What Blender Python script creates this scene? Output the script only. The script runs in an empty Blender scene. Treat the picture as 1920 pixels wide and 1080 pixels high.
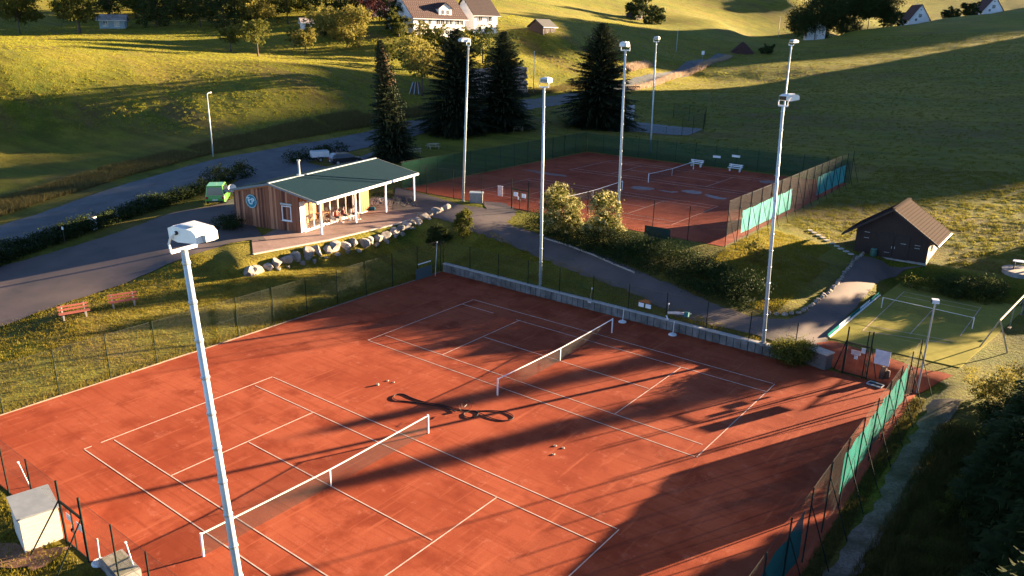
import bpy, bmesh, math, random
import numpy as np
from mathutils import Vector, Matrix
random.seed(7)
S = bpy.context.scene
COL = S.collection
# ---------------------------------------------------------------- camera
CAM = np.array([25.036, -19.620, 19.850]); ROT = (1.2522, -0.0192, 0.6560); FPX = 1456.03
cd = bpy.data.cameras.new('camera'); cam = bpy.data.objects.new('camera', cd); COL.objects.link(cam)
cam.location = CAM; cam.rotation_euler = ROT
cd.sensor_width = 36.0; cd.lens = FPX / 1920 * 36.0; cd.clip_end = 4000; cd.clip_start = 0.5
S.camera = cam
# ---------------------------------------------------------------- light
SUN_AZ, SUN_EL = math.radians(65.2), math.radians(8.9)
w = bpy.data.worlds.new('World'); S.world = w; w.use_nodes = True
nt = w.node_tree; bg = nt.nodes['Background']
sky = nt.nodes.new('ShaderNodeTexSky'); sky.sky_type = 'NISHITA'; sky.sun_disc = False
sky.sun_elevation = SUN_EL; sky.sun_rotation = math.pi / 2 - SUN_AZ
sky.air_density = 0.38; sky.dust_density = 0.08; sky.ozone_density = 1.2; sky.altitude = 1200
nt.links.new(sky.outputs[0], bg.inputs[0]); bg.inputs[1].default_value = 0.05
sl = bpy.data.lights.new('sun', 'SUN'); sl.energy = 5.0; sl.angle = math.radians(0.53); sl.color = (1.0, 0.74, 0.46)
so = bpy.data.objects.new('sun', sl); COL.objects.link(so)
sd = Vector((math.cos(SUN_EL) * math.cos(SUN_AZ), math.cos(SUN_EL) * math.sin(SUN_AZ), math.sin(SUN_EL)))
so.rotation_euler = sd.to_track_quat('Z', 'Y').to_euler(); so.location = (60, 120, 60)
S.view_settings.view_transform = 'Standard'; S.view_settings.look = 'None'
S.view_settings.gamma = 1.0; S.view_settings.exposure = 3.27
S.render.engine = 'CYCLES'; S.cycles.max_bounces = 5; S.cycles.transparent_max_bounces = 24
# ---------------------------------------------------------------- pixel <-> world helpers (used only to survey positions)
_M = np.array(cam.rotation_euler.to_matrix())
def ray(x, y): return _M @ np.array([(x - 960) / FPX, -(y - 540) / FPX, -1.0])
def atz(x, y, z=0.0):
    d = ray(x, y); return CAM + (z - CAM[2]) / d[2] * d
def atd(x, y, depth): return CAM + depth * ray(x, y)
# ---------------------------------------------------------------- terrain
ctrl = []
for (x, y, z) in [  # surveyed pixel and height
    (135, 600, 1.1), (225, 575, 1.2), (0, 630, .6), (185, 545, 1.3), (300, 500, 2.0), (420, 440, 2.6), (0, 520, 1.1), (100, 470, 1.6),
    (300, 400, 2.4), (440, 345, 3.1), (0, 455, 1.0), (200, 380, 1.9), (400, 305, 2.8), (560, 280, 3.2), (690, 255, 3.5), (820, 228, 4.4),
    (1000, 183, 5.5), (1180, 150, 7.4), (650, 300, 3.0), (560, 300, 3.1), (0, 330, 1.2), (0, 275, 2.1), (0, 245, 3.7), (200, 245, 4.0), (200, 268, 2.7), (0, 213, 6.0), (200, 300, 2.1), (200, 216, 5.9), (400, 222, 5.8), (690, 222, 5.4), (600, 200, 7.0), (650, 165, 9.2), (500, 205, 6.8), (0, 130, 12.4), (300, 130, 12.1), (560, 135, 11.9),
    (740, 298, 3.0), (860, 243, 4.0), (940, 238, 4.2), (1120, 235, 4.2), (1220, 225, 4.4), (1040, 215, 5.2),
    (940, 402, 3.0), (1000, 432, 2.7), (1100, 485, 2.1), (1230, 540, 1.5), (1330, 575, 1.15), (880, 440, 2.5), (820, 440, 2.1)]:
    ctrl.append(atz(x, y, z))
for (x, y, d) in [(20, 62, 192), (150, 62, 190), (300, 75, 186), (430, 95, 178), (573, 98, 182), (655, 88, 190), (800, 64, 205), (1035, 64, 235), (1000, 125, 214), (850, 115, 192),
    (1000, 0, 330), (700, 0, 290), (300, 0, 260), (0, 0, 245), (1210, 42, 350), (1350, 40, 360), (1460, 72, 330), (1390, 82, 305), (1300, 0, 430), (1500, 0, 430), (1370, 97, 290), (1000, 100, 226), (1000, 150, 205), (1280, 118, 252),
    (1280, 137, 246), (1450, 120, 255), (1600, 108, 262), (1760, 88, 268), (1919, 66, 276), (1330, 112, 275), (1450, 88, 310), (1600, 58, 345), (1760, 36, 372), (1919, 14, 400),
    (1300, 175, 175), (1220, 175, 178)]:
    ctrl.append(atd(x, y, d))
for (x, y, dd, dz) in [(1450, 88, 360, -3), (1600, 58, 410, -4), (1760, 36, 440, -4), (1919, 14, 470, -4)]:
    q = atd(x, y, dd); q[2] += dz; ctrl.append(q)
for q in [(2.4, 44, 3.0), (2.4, 60, 3.1), (2.2, 80, 3.3), (-20, 84, 3.6), (-37, 84, 3.8), (14, 52, 1.9), (8.5, 53, 2.0), (4, 48, 2.6), (6, 40, 2.0), (3, 38, 2.5), (8.5, 31, .9), (12, 33, .75), (16, 33, .5),
    (12.6, 42, 1.2), (22, 42, 1.0), (25, 35, .6), (18, 60, 2.5), (28, 58, 2.8), (38, 62, 4), (34, 80, 5.2), (30, 100, 6.5), (45, 130, 9), (60, 60, 6), (34, 44, 2.0), (60, 20, 4), (40, 2, 2.2), (25, 12, .4), (24, 25, .5), (22, -5, .3), (30, -20, .5), (60, -30, 3),
    (-22, -10, .1), (-25, -30, 0), (0, -14, -.1), (0, -40, -1), (-45, -12, .4), (-70, -10, .4), (-100, -40, 0), (-40, 20, 3.0), (-38, 40, 3.0), (-33, 42, 3.0), (-30, 12, 2.35), (-23, 20, 1.0), (-23, 12, .9), (-25, 30, 1.7), (-22, 30, 1.2),
    (-12, 29.0, .95), (-3, 29.0, .9), (5, 29.0, .85), (-18, 29.5, 1.1), (10, 29, .7), (-21, 4, .35), (-21, 24, .5), (-10, 39.5, 2.75), (-3, 39.5, 2.75), (-15, 39.5, 2.85), (-300, 0, 34), (-350, 150, 45), (-250, 350, 50), (100, 220, 22), (120, 80, 12), (150, -60, 10), (-200, -80, 8), (110, 400, 25), (160, 300, 22), *[tuple(atd(*q)) for q in ((1600, 0, 520), (1760, -8, 540), (1919, -20, 560), (1700, -40, 640), (1450, -15, 560))], (14, 38, .8), (15, 45, 1.3)]:
    ctrl.append(np.array(q, float))
P = np.array(ctrl); SC = 100.0
def _phi(r): return r * np.sqrt(r)      # between linear and thin plate: smooth, little overshoot
_d = np.linalg.norm((P[:, None, :2] - P[None, :, :2]) / SC, axis=2)
_A = np.zeros((len(P) + 3, len(P) + 3)); _A[:len(P), :len(P)] = _phi(_d) + np.eye(len(P)) * 2e-4
_A[:len(P), len(P)] = 1; _A[:len(P), len(P) + 1:] = P[:, :2] / SC; _A[len(P):, :len(P)] = _A[:len(P), len(P):].T
_W = np.linalg.solve(_A, np.concatenate([P[:, 2], np.zeros(3)]))
def _sm(t): t = np.clip(t, 0, 1); return t * t * (3 - 2 * t)
CA, SA = math.cos(0.0122), math.sin(0.0122)
def up(x, y): return (-18.02 + CA * x - SA * y, 51.09 + SA * x + CA * y)   # local frame of the upper courts
def seg_zone(x, y, poly):
    """signed outside distance to a convex counter-clockwise polygon"""
    d = np.full_like(x, -1e9)
    for i in range(len(poly)):
        a, b = poly[i], poly[(i + 1) % len(poly)]
        L = math.hypot(b[0] - a[0], b[1] - a[1]); nx, ny = (b[1] - a[1]) / L, -(b[0] - a[0]) / L
        d = np.maximum(d, (x - a[0]) * nx + (y - a[1]) * ny)
    return d
GREEN = [tuple(atz(1548, 633, .5)[:2]), tuple(atz(1800, 690, .5)[:2]), tuple(atz(1926, 575, .6)[:2]), tuple(atz(1690, 527, .6)[:2])]
TERR = [(-29.0, 12.6), (-26.9, 13.6), (-26.3, 22.0), (-26.3, 30.0), (-27.3, 37.0), (-37.5, 37.5), (-41.0, 22.0), (-33, 17)]
def H(x, y):
    x = np.asarray(x, float); y = np.asarray(y, float); sh = x.shape; x = x.ravel(); y = y.ravel()
    z = np.empty_like(x)
    for i in range(0, len(x), 20000):
        xx, yy = x[i:i + 20000], y[i:i + 20000]
        r = np.sqrt((xx[:, None] - P[None, :, 0]) ** 2 + (yy[:, None] - P[None, :, 1]) ** 2) / SC
        z[i:i + 20000] = _phi(r) @ _W[:len(P)] + _W[len(P)] + (xx * _W[-2] + yy * _W[-1]) / SC
    z += 0.10 * np.sin(x * .31 + 1.3 * np.sin(y * .23)) * np.sin(y * .27 + .8 * np.sin(x * .19)) * _sm((np.hypot(x - 5, y - 10) - 25) / 40)
    for poly, zz, m in ((TERR, 2.62, 1.6), (GREEN, 0.5, 2.6)):
        t = _sm(1 - np.maximum(seg_zone(x, y, poly), 0) / m); z = z * (1 - t) + zz * t
    lx = (x + 18.02) * CA + (y - 51.09) * SA; ly = -(x + 18.02) * SA + (y - 51.09) * CA
    d = np.maximum(np.maximum(np.abs(lx) - 18.9, -ly - 9.9), ly - 29.3); t = _sm(1 - np.maximum(d, 0) / 1.3); z = z * (1 - t) + 2.97 * t
    dx = np.maximum(-18.75 - x, (x - 19.2) * 0.8); dy = np.maximum((-9.4 - y) * .8, np.where(x < 11.7, (y - 28.02) * 5.0, (y - 28.4) * .6))
    d = np.maximum(np.maximum(dx, dy), 0); t = _sm(1 - d / 1.2); z = z * (1 - t) + (-.03) * t
    return z.reshape(sh)
def axis(parts):
    out = []
    for a, b, s in parts: out += list(np.arange(a, b - 1e-6, s))
    out.append(parts[-1][1]); return np.array(out)
XS = axis([(-420, -150, 6), (-150, -70, 2.0), (-70, -46, 1.0), (-46, 30, .5), (30, 60, 1.5), (60, 200, 7)])
YS = axis([(-70, -16, 3), (-16, 64, .5), (64, 100, 1.0), (100, 220, 2.5), (220, 360, 5), (360, 760, 10)])
YS = np.sort(np.append(YS, [27.9, 28.05, 28.3]))
GX, GY = np.meshgrid(XS, YS); GZ = H(GX, GY)
def gz(x, y):
    """height of the terrain sheet itself"""
    i = int(np.clip(np.searchsorted(XS, x) - 1, 0, len(XS) - 2)); j = int(np.clip(np.searchsorted(YS, y) - 1, 0, len(YS) - 2))
    u = (x - XS[i]) / (XS[i + 1] - XS[i]); v = (y - YS[j]) / (YS[j + 1] - YS[j])
    return float((GZ[j, i] * (1 - u) + GZ[j, i + 1] * u) * (1 - v) + (GZ[j + 1, i] * (1 - u) + GZ[j + 1, i + 1] * u) * v)
def hit(px, py, far=420):
    """first point of the terrain under a surveyed pixel"""
    d = ray(px, py); t = 15.0; st = 0.5
    while t < far:
        q = CAM + d * t
        if q[2] < gz(q[0], q[1]):
            a, b = t - st, t
            for _ in range(18):
                m = (a + b) / 2; q = CAM + d * m
                if q[2] < gz(q[0], q[1]): b = m
                else: a = m
            q = CAM + d * b; return Vector((q[0], q[1], gz(q[0], q[1])))
        st = 0.5 if t < 120 else 1.0; t += st
    q = CAM + d * far; return Vector((q[0], q[1], gz(q[0], q[1])))
# ---------------------------------------------------------------- object helpers
def tag(o, label=None, cat=None, group=None, kind=None):
    if label: o['label'] = label
    if cat: o['category'] = cat
    if group: o['group'] = group
    if kind: o['kind'] = kind
    return o
def thing(name, label, cat, loc=(0, 0, 0), rz=0.0, group=None):
    o = bpy.data.objects.new(name, None); COL.objects.link(o); o.location = loc; o.rotation_euler = (0, 0, rz); o.empty_display_size = .2
    return tag(o, label, cat, group)
def link(name, me, mat=None, parent=None, smooth=False):
    if mat is not None and not me.materials: me.materials.append(mat)
    o = bpy.data.objects.new(name, me); COL.objects.link(o)
    if parent: o.parent = parent
    if smooth: me.polygons.foreach_set('use_smooth', [True] * len(me.polygons))
    return o
def copy_tree(o, parent=None):
    c = o.copy(); COL.objects.link(c)
    if parent: c.parent = parent
    for ch in list(o.children): copy_tree(ch, c)
    return c
class MB:
    def __init__(s): s.v = []; s.f = []
    def add(s, vs, fs):
        n = len(s.v); s.v += [tuple(v) for v in vs]; s.f += [tuple(i + n for i in f) for f in fs]; return s
    def box(s, c, d, rz=0.0, M=None):
        hx, hy, hz = d[0] / 2, d[1] / 2, d[2] / 2; R = M if M is not None else Matrix.Rotation(rz, 3, 'Z'); c = Vector(c)
        vs = [c + R @ Vector((sx * hx, sy * hy, sz * hz)) for sz in (-1, 1) for sx, sy in ((-1, -1), (1, -1), (1, 1), (-1, 1))]
        return s.add(vs, [(3, 2, 1, 0), (4, 5, 6, 7), (0, 1, 5, 4), (1, 2, 6, 5), (2, 3, 7, 6), (3, 0, 4, 7)])
    def bar(s, a, b, w, h=None, up_=(0, 0, 1)):
        a, b = Vector(a), Vector(b); z = (b - a); L = z.length; z.normalize(); u = Vector(up_)
        if abs(z.dot(u)) > .97: u = Vector((1, 0, 0))
        x = u.cross(z).normalized(); y = z.cross(x); M = Matrix((x, y, z)).transposed()
        return s.box((a + b) / 2, (w, h or w, L), M=M)
    def tube(s, pts, rs, n=8, cap=True):
        pts = [Vector(p) for p in pts]; rs = rs if isinstance(rs, (list, tuple)) else [rs] * len(pts); base = len(s.v); ref = None
        for i, p in enumerate(pts):
            t = (pts[min(i + 1, len(pts) - 1)] - pts[max(i - 1, 0)]).normalized()
            if ref is None: ref = Vector((1, 0, 0)) if abs(t.x) < .9 else Vector((0, 1, 0))
            x = (ref - t * ref.dot(t)).normalized(); y = t.cross(x); ref = x
            for k in range(n):
                a = 2 * math.pi * k / n; s.v.append(tuple(p + (x * math.cos(a) + y * math.sin(a)) * rs[i]))
        for i in range(len(pts) - 1):
            for k in range(n):
                k2 = (k + 1) % n; s.f.append((base + i * n + k, base + i * n + k2, base + (i + 1) * n + k2, base + (i + 1) * n + k))
        if cap:
            s.f.append(tuple(base + k for k in range(n))[::-1]); s.f.append(tuple(base + (len(pts) - 1) * n + k for k in range(n)))
        return s
    def prism(s, poly, z0, z1):
        n = len(poly); vs = [(p[0], p[1], z0) for p in poly] + [(p[0], p[1], z1) for p in poly]
        return s.add(vs, [tuple(range(n))[::-1], tuple(range(n, 2 * n))] + [(i, (i + 1) % n, n + (i + 1) % n, n + i) for i in range(n)])
    def extr(s, poly3, d):
        """extrude a 3-D polygon by vector d"""
        n = len(poly3); d = Vector(d); vs = [Vector(p) for p in poly3]; vs += [v + d for v in vs]
        return s.add(vs, [tuple(range(n))[::-1], tuple(range(n, 2 * n))] + [(i, (i + 1) % n, n + (i + 1) % n, n + i) for i in range(n)])
    def mesh(s, name):
        me = bpy.data.meshes.new(name); me.from_pydata(s.v, [], s.f); me.update(); return me
    def build(s, name, mat, parent=None, smooth=False):
        me = s.mesh(name); bm = bmesh.new(); bm.from_mesh(me); bmesh.ops.recalc_face_normals(bm, faces=bm.faces); bm.to_mesh(me); bm.free()
        return link(name, me, mat, parent, smooth)
def quads_mesh(name, V, mat, fs=4):
    """V: (n, fs, 3) array of separate faces"""
    n = len(V); me = bpy.data.meshes.new(name); me.vertices.add(n * fs); me.vertices.foreach_set('co', V.astype(np.float32).ravel())
    me.loops.add(n * fs); me.loops.foreach_set('vertex_index', np.arange(n * fs, dtype=np.int32))
    me.polygons.add(n); me.polygons.foreach_set('loop_start', np.arange(0, n * fs, fs, dtype=np.int32)); me.update(calc_edges=True); me.materials.append(mat); return me
# ---------------------------------------------------------------- materials
MAT = {}
def mat(name, col, rough=.8, col2=None, scale=4.0, detail=4, metal=0.0, bump=0.0, bscale=None, spec=.3, trans=0.0, col3=None, scale3=.3, contrast=.5, objvar=0.0, coat=0.0, stretch=None, subsurf=0.0, rand=0.0):
    m = bpy.data.materials.new(name); m.use_nodes = True; t = m.node_tree; N = t.nodes; Lk = t.links; b = N['Principled BSDF']
    b.inputs['Roughness'].default_value = rough; b.inputs['Metallic'].default_value = metal; b.inputs['Specular IOR Level'].default_value = spec
    if coat: b.inputs['Coat Weight'].default_value = coat
    geo = N.new('ShaderNodeNewGeometry'); src = geo.outputs['Position']
    if stretch:
        mp = N.new('ShaderNodeMapping'); mp.inputs['Scale'].default_value = stretch[:3]
        if len(stretch) > 3: mp.inputs['Rotation'].default_value = (0, 0, stretch[3])
        Lk.new(src, mp.inputs[0]); src = mp.outputs[0]
    out = None
    def mix(a, bcol, fac):
        x = N.new('ShaderNodeMix'); x.data_type = 'RGBA'
        if isinstance(a, tuple): x.inputs[6].default_value = (*a, 1)
        else: Lk.new(a, x.inputs[6])
        x.inputs[7].default_value = (*bcol, 1)
        if isinstance(fac, float): x.inputs[0].default_value = fac
        else: Lk.new(fac, x.inputs[0])
        return x.outputs[2]
    def noise(sc, lo, hi, det=detail):
        n = N.new('ShaderNodeTexNoise'); n.inputs['Scale'].default_value = sc; n.inputs['Detail'].default_value = det; n.inputs['Roughness'].default_value = .62; Lk.new(src, n.inputs['Vector'])
        r = N.new('ShaderNodeMapRange'); r.inputs[1].default_value = lo; r.inputs[2].default_value = hi; Lk.new(n.outputs[0], r.inputs[0]); return n.outputs[0], r.outputs[0]
    out = tuple(col)
    if col2: out = mix(out, col2, noise(scale, .5 - contrast * .3, .5 + contrast * .3)[1])
    if col3: out = mix(out, col3, noise(scale3, .42, .68)[1])
    if rand:
        oi = N.new('ShaderNodeObjectInfo'); hs = N.new('ShaderNodeHueSaturation'); r = N.new('ShaderNodeMapRange'); r.inputs[3].default_value = 1 - rand; r.inputs[4].default_value = 1 + rand
        Lk.new(oi.outputs['Random'], r.inputs[0]); Lk.new(r.outputs[0], hs.inputs['Value'])
        if isinstance(out, tuple): hs.inputs['Color'].default_value = (*out, 1)
        else: Lk.new(out, hs.inputs['Color'])
        out = hs.outputs[0]
    if isinstance(out, tuple): b.inputs['Base Color'].default_value = (*out, 1)
    else: Lk.new(out, b.inputs['Base Color'])
    if bump:
        n = N.new('ShaderNodeTexNoise'); n.inputs['Scale'].default_value = bscale or scale * 3; n.inputs['Detail'].default_value = 5; Lk.new(src, n.inputs['Vector'])
        bp = N.new('ShaderNodeBump'); bp.inputs['Strength'].default_value = min(1, bump * 4); bp.inputs['Distance'].default_value = bump; Lk.new(n.outputs[0], bp.inputs['Height']); Lk.new(bp.outputs[0], b.inputs['Normal'])
    if trans:   # thin leaves: part of the light goes through
        tr = N.new('ShaderNodeBsdfTranslucent'); ms = N.new('ShaderNodeMixShader'); ms.inputs[0].default_value = trans
        if isinstance(out, tuple): tr.inputs[0].default_value = (*out, 1)
        else: Lk.new(out, tr.inputs[0])
        Lk.new(b.outputs[0], ms.inputs[1]); Lk.new(tr.outputs[0], ms.inputs[2]); Lk.new(ms.outputs[0], N['Material Output'].inputs[0])
    MAT[name] = m; return m
# ---------------------------------------------------------------- material set
def grass_mat(name, a, b, c, d):
    """mown meadow: blade grain, clumps, broad dry and lush areas, mowing streaks"""
    m = bpy.data.materials.new(name); m.use_nodes = True; t = m.node_tree; N = t.nodes; Lk = t.links; bs = N['Principled BSDF']; bs.inputs['Roughness'].default_value = .9; bs.inputs['Specular IOR Level'].default_value = .1
    geo = N.new('ShaderNodeNewGeometry')
    def noise(sc, lo, hi, det=4, stretch=None):
        src = geo.outputs['Position']
        if stretch:
            mp = N.new('ShaderNodeMapping'); mp.inputs['Rotation'].default_value = (0, 0, stretch[2]); mp.inputs['Scale'].default_value = (stretch[0], stretch[1], 1); Lk.new(src, mp.inputs[0]); src = mp.outputs[0]
        n = N.new('ShaderNodeTexNoise'); n.inputs['Scale'].default_value = sc; n.inputs['Detail'].default_value = det; n.inputs['Roughness'].default_value = .65; Lk.new(src, n.inputs['Vector'])
        r = N.new('ShaderNodeMapRange'); r.inputs[1].default_value = lo; r.inputs[2].default_value = hi; Lk.new(n.outputs[0], r.inputs[0]); return r.outputs[0]
    def mix(x, y, f, mode='MIX'):
        k = N.new('ShaderNodeMix'); k.data_type = 'RGBA'; k.blend_type = mode
        for s, v in ((6, x), (7, y)):
            if isinstance(v, tuple): k.inputs[s].default_value = (*v, 1)
            else: Lk.new(v, k.inputs[s])
        if isinstance(f, float): k.inputs[0].default_value = f
        else: Lk.new(f, k.inputs[0])
        return k.outputs[2]
    col = mix(a, b, noise(.12, .38, .62, 6))
    col = mix(col, (a[0] * .62, a[1] * .72, a[2] * .9), noise(.21, .48, .60, 7, (.45, 1.3, .9)))
    col = mix(col, (d[0] * 1.0, d[1] * .85, d[2] * 1.6), noise(.075, .50, .62, 8, (.5, 1.7, -.35)))
    col = mix(col, c, noise(.035, .45, .68, 5))
    col = mix(col, d, noise(.9, .52, .75, 5))
    st = noise(1.0, .40, .62, 5, (.05, .6, .5)); col = mix(col, mix(col, (.45, .45, .42), 1.0, 'MULTIPLY'), mix((0, 0, 0), (.7, .7, .7), st))
    fine = noise(7.0, .3, .7, 5); col = mix(mix(col, (.5, .5, .45), 1.0, 'MULTIPLY'), mix(col, (1.35, 1.3, 1.2), 1.0, 'MULTIPLY'), fine)
    Lk.new(col, bs.inputs['Base Color']); bs.inputs['Sheen Weight'].default_value = .14; bs.inputs['Sheen Roughness'].default_value = .45; bs.inputs['Sheen Tint'].default_value = (.75, .72, .11, 1)
    n = N.new('ShaderNodeTexNoise'); n.inputs['Scale'].default_value = 3.5; n.inputs['Detail'].default_value = 8; n.inputs['Roughness'].default_value = .7; Lk.new(geo.outputs['Position'], n.inputs['Vector'])
    bp = N.new('ShaderNodeBump'); bp.inputs['Strength'].default_value = 1.0; bp.inputs['Distance'].default_value = .30; Lk.new(n.outputs[0], bp.inputs['Height']); Lk.new(bp.outputs[0], bs.inputs['Normal'])
    MAT[name] = m; return m
M_grass = grass_mat('grass', (.10, .125, .012), (.16, .148, .016), (.21, .165, .028), (.12, .09, .022))
def clay_mat():
    m = bpy.data.materials.new('clay'); m.use_nodes = True; t = m.node_tree; N = t.nodes; Lk = t.links; bs = N['Principled BSDF']; bs.inputs['Roughness'].default_value = .92; bs.inputs['Specular IOR Level'].default_value = .08
    geo = N.new('ShaderNodeNewGeometry')
    def noise(sc, lo, hi, det=5, st=None, rough=.6):
        src = geo.outputs['Position']
        if st:
            mp = N.new('ShaderNodeMapping'); mp.inputs['Rotation'].default_value = (0, 0, st[2]); mp.inputs['Scale'].default_value = (st[0], st[1], 1); Lk.new(src, mp.inputs[0]); src = mp.outputs[0]
        n = N.new('ShaderNodeTexNoise'); n.inputs['Scale'].default_value = sc; n.inputs['Detail'].default_value = det; n.inputs['Roughness'].default_value = rough; Lk.new(src, n.inputs['Vector'])
        r = N.new('ShaderNodeMapRange'); r.inputs[1].default_value = lo; r.inputs[2].default_value = hi; Lk.new(n.outputs[0], r.inputs[0]); return r.outputs[0], n.outputs[0]
    def mix(x, y, f):
        k = N.new('ShaderNodeMix'); k.data_type = 'RGBA'
        for s, v in ((6, x), (7, y)):
            if isinstance(v, tuple): k.inputs[s].default_value = (*v, 1)
            else: Lk.new(v, k.inputs[s])
        Lk.new(f, k.inputs[0]); return k.outputs[2]
    col = mix((.245, .047, .020), (.335, .080, .037), noise(.16, .38, .62)[0])          # broad tone
    col = mix(col, (.20, .036, .015), noise(.45, .50, .66, 8)[0])                        # damp, brushed areas
    col = mix(col, (.42, .14, .085), noise(1.1, .56, .74, 10, None, .78)[0])             # dry dusty patches
    col = mix(col, (.21, .040, .016), noise(1.0, .50, .77, 6, (.16, 4.0, .55))[0])
    col = mix(col, (.42, .115, .055), noise(1.0, .57, .82, 6, (3.4, .2, .12))[0])          # drag-mat streaks
    col = mix(col, (.19, .036, .014), noise(14, .52, .80, 6, None, .8)[0])
    col = mix(col, (.46, .13, .07), noise(22, .60, .85, 5, None, .8)[0])
    Lk.new(col, bs.inputs['Base Color'])
    bp = N.new('ShaderNodeBump'); bp.inputs['Strength'].default_value = .5; bp.inputs['Distance'].default_value = .012; Lk.new(noise(9, 0, 1, 8, None, .75)[1], bp.inputs['Height']); Lk.new(bp.outputs[0], bs.inputs['Normal'])
    return m
M_clay = clay_mat()
M_line = mat('line_white', (.62, .52, .46), .8, (.42, .24, .17), 2.2, 6, contrast=1.0, spec=.05)
M_asph = mat('asphalt', (.088, .096, .10), .85, (.12, .125, .128), 1.2, 6, bump=.006, bscale=60, col3=(.07, .074, .078), scale3=.35)
M_path = mat('path_asphalt', (.115, .085, .074), .88, (.15, .112, .098), 1.0, 6, bump=.006, bscale=50, col3=(.08, .068, .062), scale3=.5)
M_gravel = mat('gravel', (.10, .085, .065), .95, (.20, .165, .135), 9, 8, bump=.04, bscale=16, col3=(.06, .055, .03), scale3=.7, spec=.05)
M_conc = mat('concrete', (.25, .23, .21), .9, (.36, .34, .31), 2.2, 6, bump=.01, bscale=20, col3=(.15, .135, .12), scale3=.9)
M_turf = mat('turf_court', (.24, .215, .045), .95, (.30, .26, .06), 2.0, 5, bump=.01, bscale=60, col3=(.19, .18, .04), scale3=.3, spec=.03)
M_terr = mat('terrace_paving', (.24, .155, .125), .85, (.30, .20, .165), 3, 5, bump=.005, col3=(.20, .125, .10), scale3=.6)
M_white = mat('white_paint', (.78, .77, .75), .5, (.68, .66, .63), 3)
M_steel = mat('galvanised', (.42, .45, .46), .42, (.34, .37, .39), 6, metal=.55, spec=.5)
M_teal = mat('windscreen_teal', (.004, .085, .085), .9, (.007, .115, .11), 1.5, spec=.05)
M_teal2 = mat('windscreen_pale', (.05, .26, .25), .9, (.075, .33, .31), 1.5, spec=.05)
M_post = mat('fence_green', (.014, .022, .018), .8, spec=.05)
M_wire = mat('wire_mesh', (.045, .05, .042), .6, spec=.2)
M_dark = mat('dark_trim', (.02, .02, .022), .6)
M_black = mat('black_rubber', (.012, .012, .013), .75)
# ---------------------------------------------------------------- terrain sheet
ny, nx = GX.shape
V = np.stack([GX.ravel(), GY.ravel(), GZ.ravel()], 1); idx = np.arange(nx * ny).reshape(ny, nx)
F = np.stack([idx[:-1, :-1].ravel(), idx[:-1, 1:].ravel(), idx[1:, 1:].ravel(), idx[1:, :-1].ravel()], 1)
me = bpy.data.meshes.new('ground'); me.vertices.add(len(V)); me.vertices.foreach_set('co', V.astype(np.float32).ravel()); me.loops.add(F.size); me.loops.foreach_set('vertex_index', F.astype(np.int32).ravel())
me.polygons.add(len(F)); me.polygons.foreach_set('loop_start', np.arange(0, F.size, 4, dtype=np.int32)); me.update(calc_edges=True)
tag(link('ground', me, M_grass, None, True), kind='structure')
# added ridge beyond the right edge, toward the sun; crest shaped to cast shade
SIL = [(-300, -30), (5, -22), (18, -9), (22, -5), (27, -3.3), (35, -1.7), (44, -.2), (50, .8), (56, 5), (73, 5), (84, 5.4), (92, 5.4), (97, 5.0), (100, 4.5), (104, 4.1), (108, 4.5), (113, 5.5), (117, 6.6), (121, 7.4), (126, 8.2), (131, 9), (137, 9.5), (140, -24), (143.4, -23.2), (147.5, -22.5), (151.8, -21.8), (157.4, -21.2), (162.4, -19.8), (166.7, -18.5), (170, -16), (173, -2), (180, 1), (230, 2), (262, -30)]
us = np.arange(-300, 262, 2.0); vs = np.interp(us, [a for a, b in SIL], [b for a, b in SIL]); s0 = 540.0; te = math.tan(SUN_EL); ca, sa = math.cos(SUN_AZ), math.sin(SUN_AZ)
V = []; F = []
for u, v in zip(us, vs):
    v += .35 * math.sin(u * 1.7) + .3 * math.sin(u * .53)
    for s, z in ((440, v + s0 * te - 55), (515, v + s0 * te - 6), (s0, v + s0 * te), (590, v + s0 * te + 1), (760, 5)):
        V.append((-sa * u + ca * s, ca * u + sa * s, z))
for i in range(len(us) - 1):
    for k in range(4): F.append((i * 5 + k, i * 5 + k + 1, (i + 1) * 5 + k + 1, (i + 1) * 5 + k))
hm = bpy.data.meshes.new('hill'); hm.from_pydata(V, [], F); hm.update(); tag(link('hill', hm, M_grass, None, True), kind='structure')
# ---------------------------------------------------------------- laid surfaces
def strip(name, pts, mt, dz=.05, step=.7, parent=None, kind='structure', nw=6):
    """pts: [(left_xy, right_xy), ...] cross-sections of a road or path; follows the terrain"""
    ls = [Vector(a) for a, b in pts]; rs = [Vector(b) for a, b in pts]
    def cr(P_, t):
        i = min(int(t), len(P_) - 2); u = t - i; p0, p1, p2, p3 = P_[max(i - 1, 0)], P_[i], P_[i + 1], P_[min(i + 2, len(P_) - 1)]
        return .5 * ((2 * p1) + (-p0 + p2) * u + (2 * p0 - 5 * p1 + 4 * p2 - p3) * u * u + (-p0 + 3 * p1 - 3 * p2 + p3) * u ** 3)
    ts = []
    for i in range(len(pts) - 1):
        n = max(2, int((ls[i + 1] - ls[i]).length / step)); ts += [i + k / n for k in range(n)]
    ts.append(len(pts) - 1); V = []; F = []
    for t in ts:
        a, b = cr(ls, t), cr(rs, t); e = (b - a).normalized(); a = a + e * (.10 * math.sin(t * 17.3) + .08 * math.sin(t * 41.7 + 1)); b = b + e * (.10 * math.sin(t * 14.1 + 2) + .08 * math.sin(t * 37.9))
        for k in range(nw + 1):
            q = a.lerp(b, k / nw); V.append((q.x, q.y, gz(q.x, q.y) + dz))
    for i in range(len(ts) - 1):
        for k in range(nw): a = i * (nw + 1) + k; F.append((a, a + 1, a + nw + 2, a + nw + 1))
    me = bpy.data.meshes.new(name); me.from_pydata(V, [], F); me.update(); o = link(name, me, mt, parent, True)
    if kind: tag(o, kind=kind)
    return o
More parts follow.
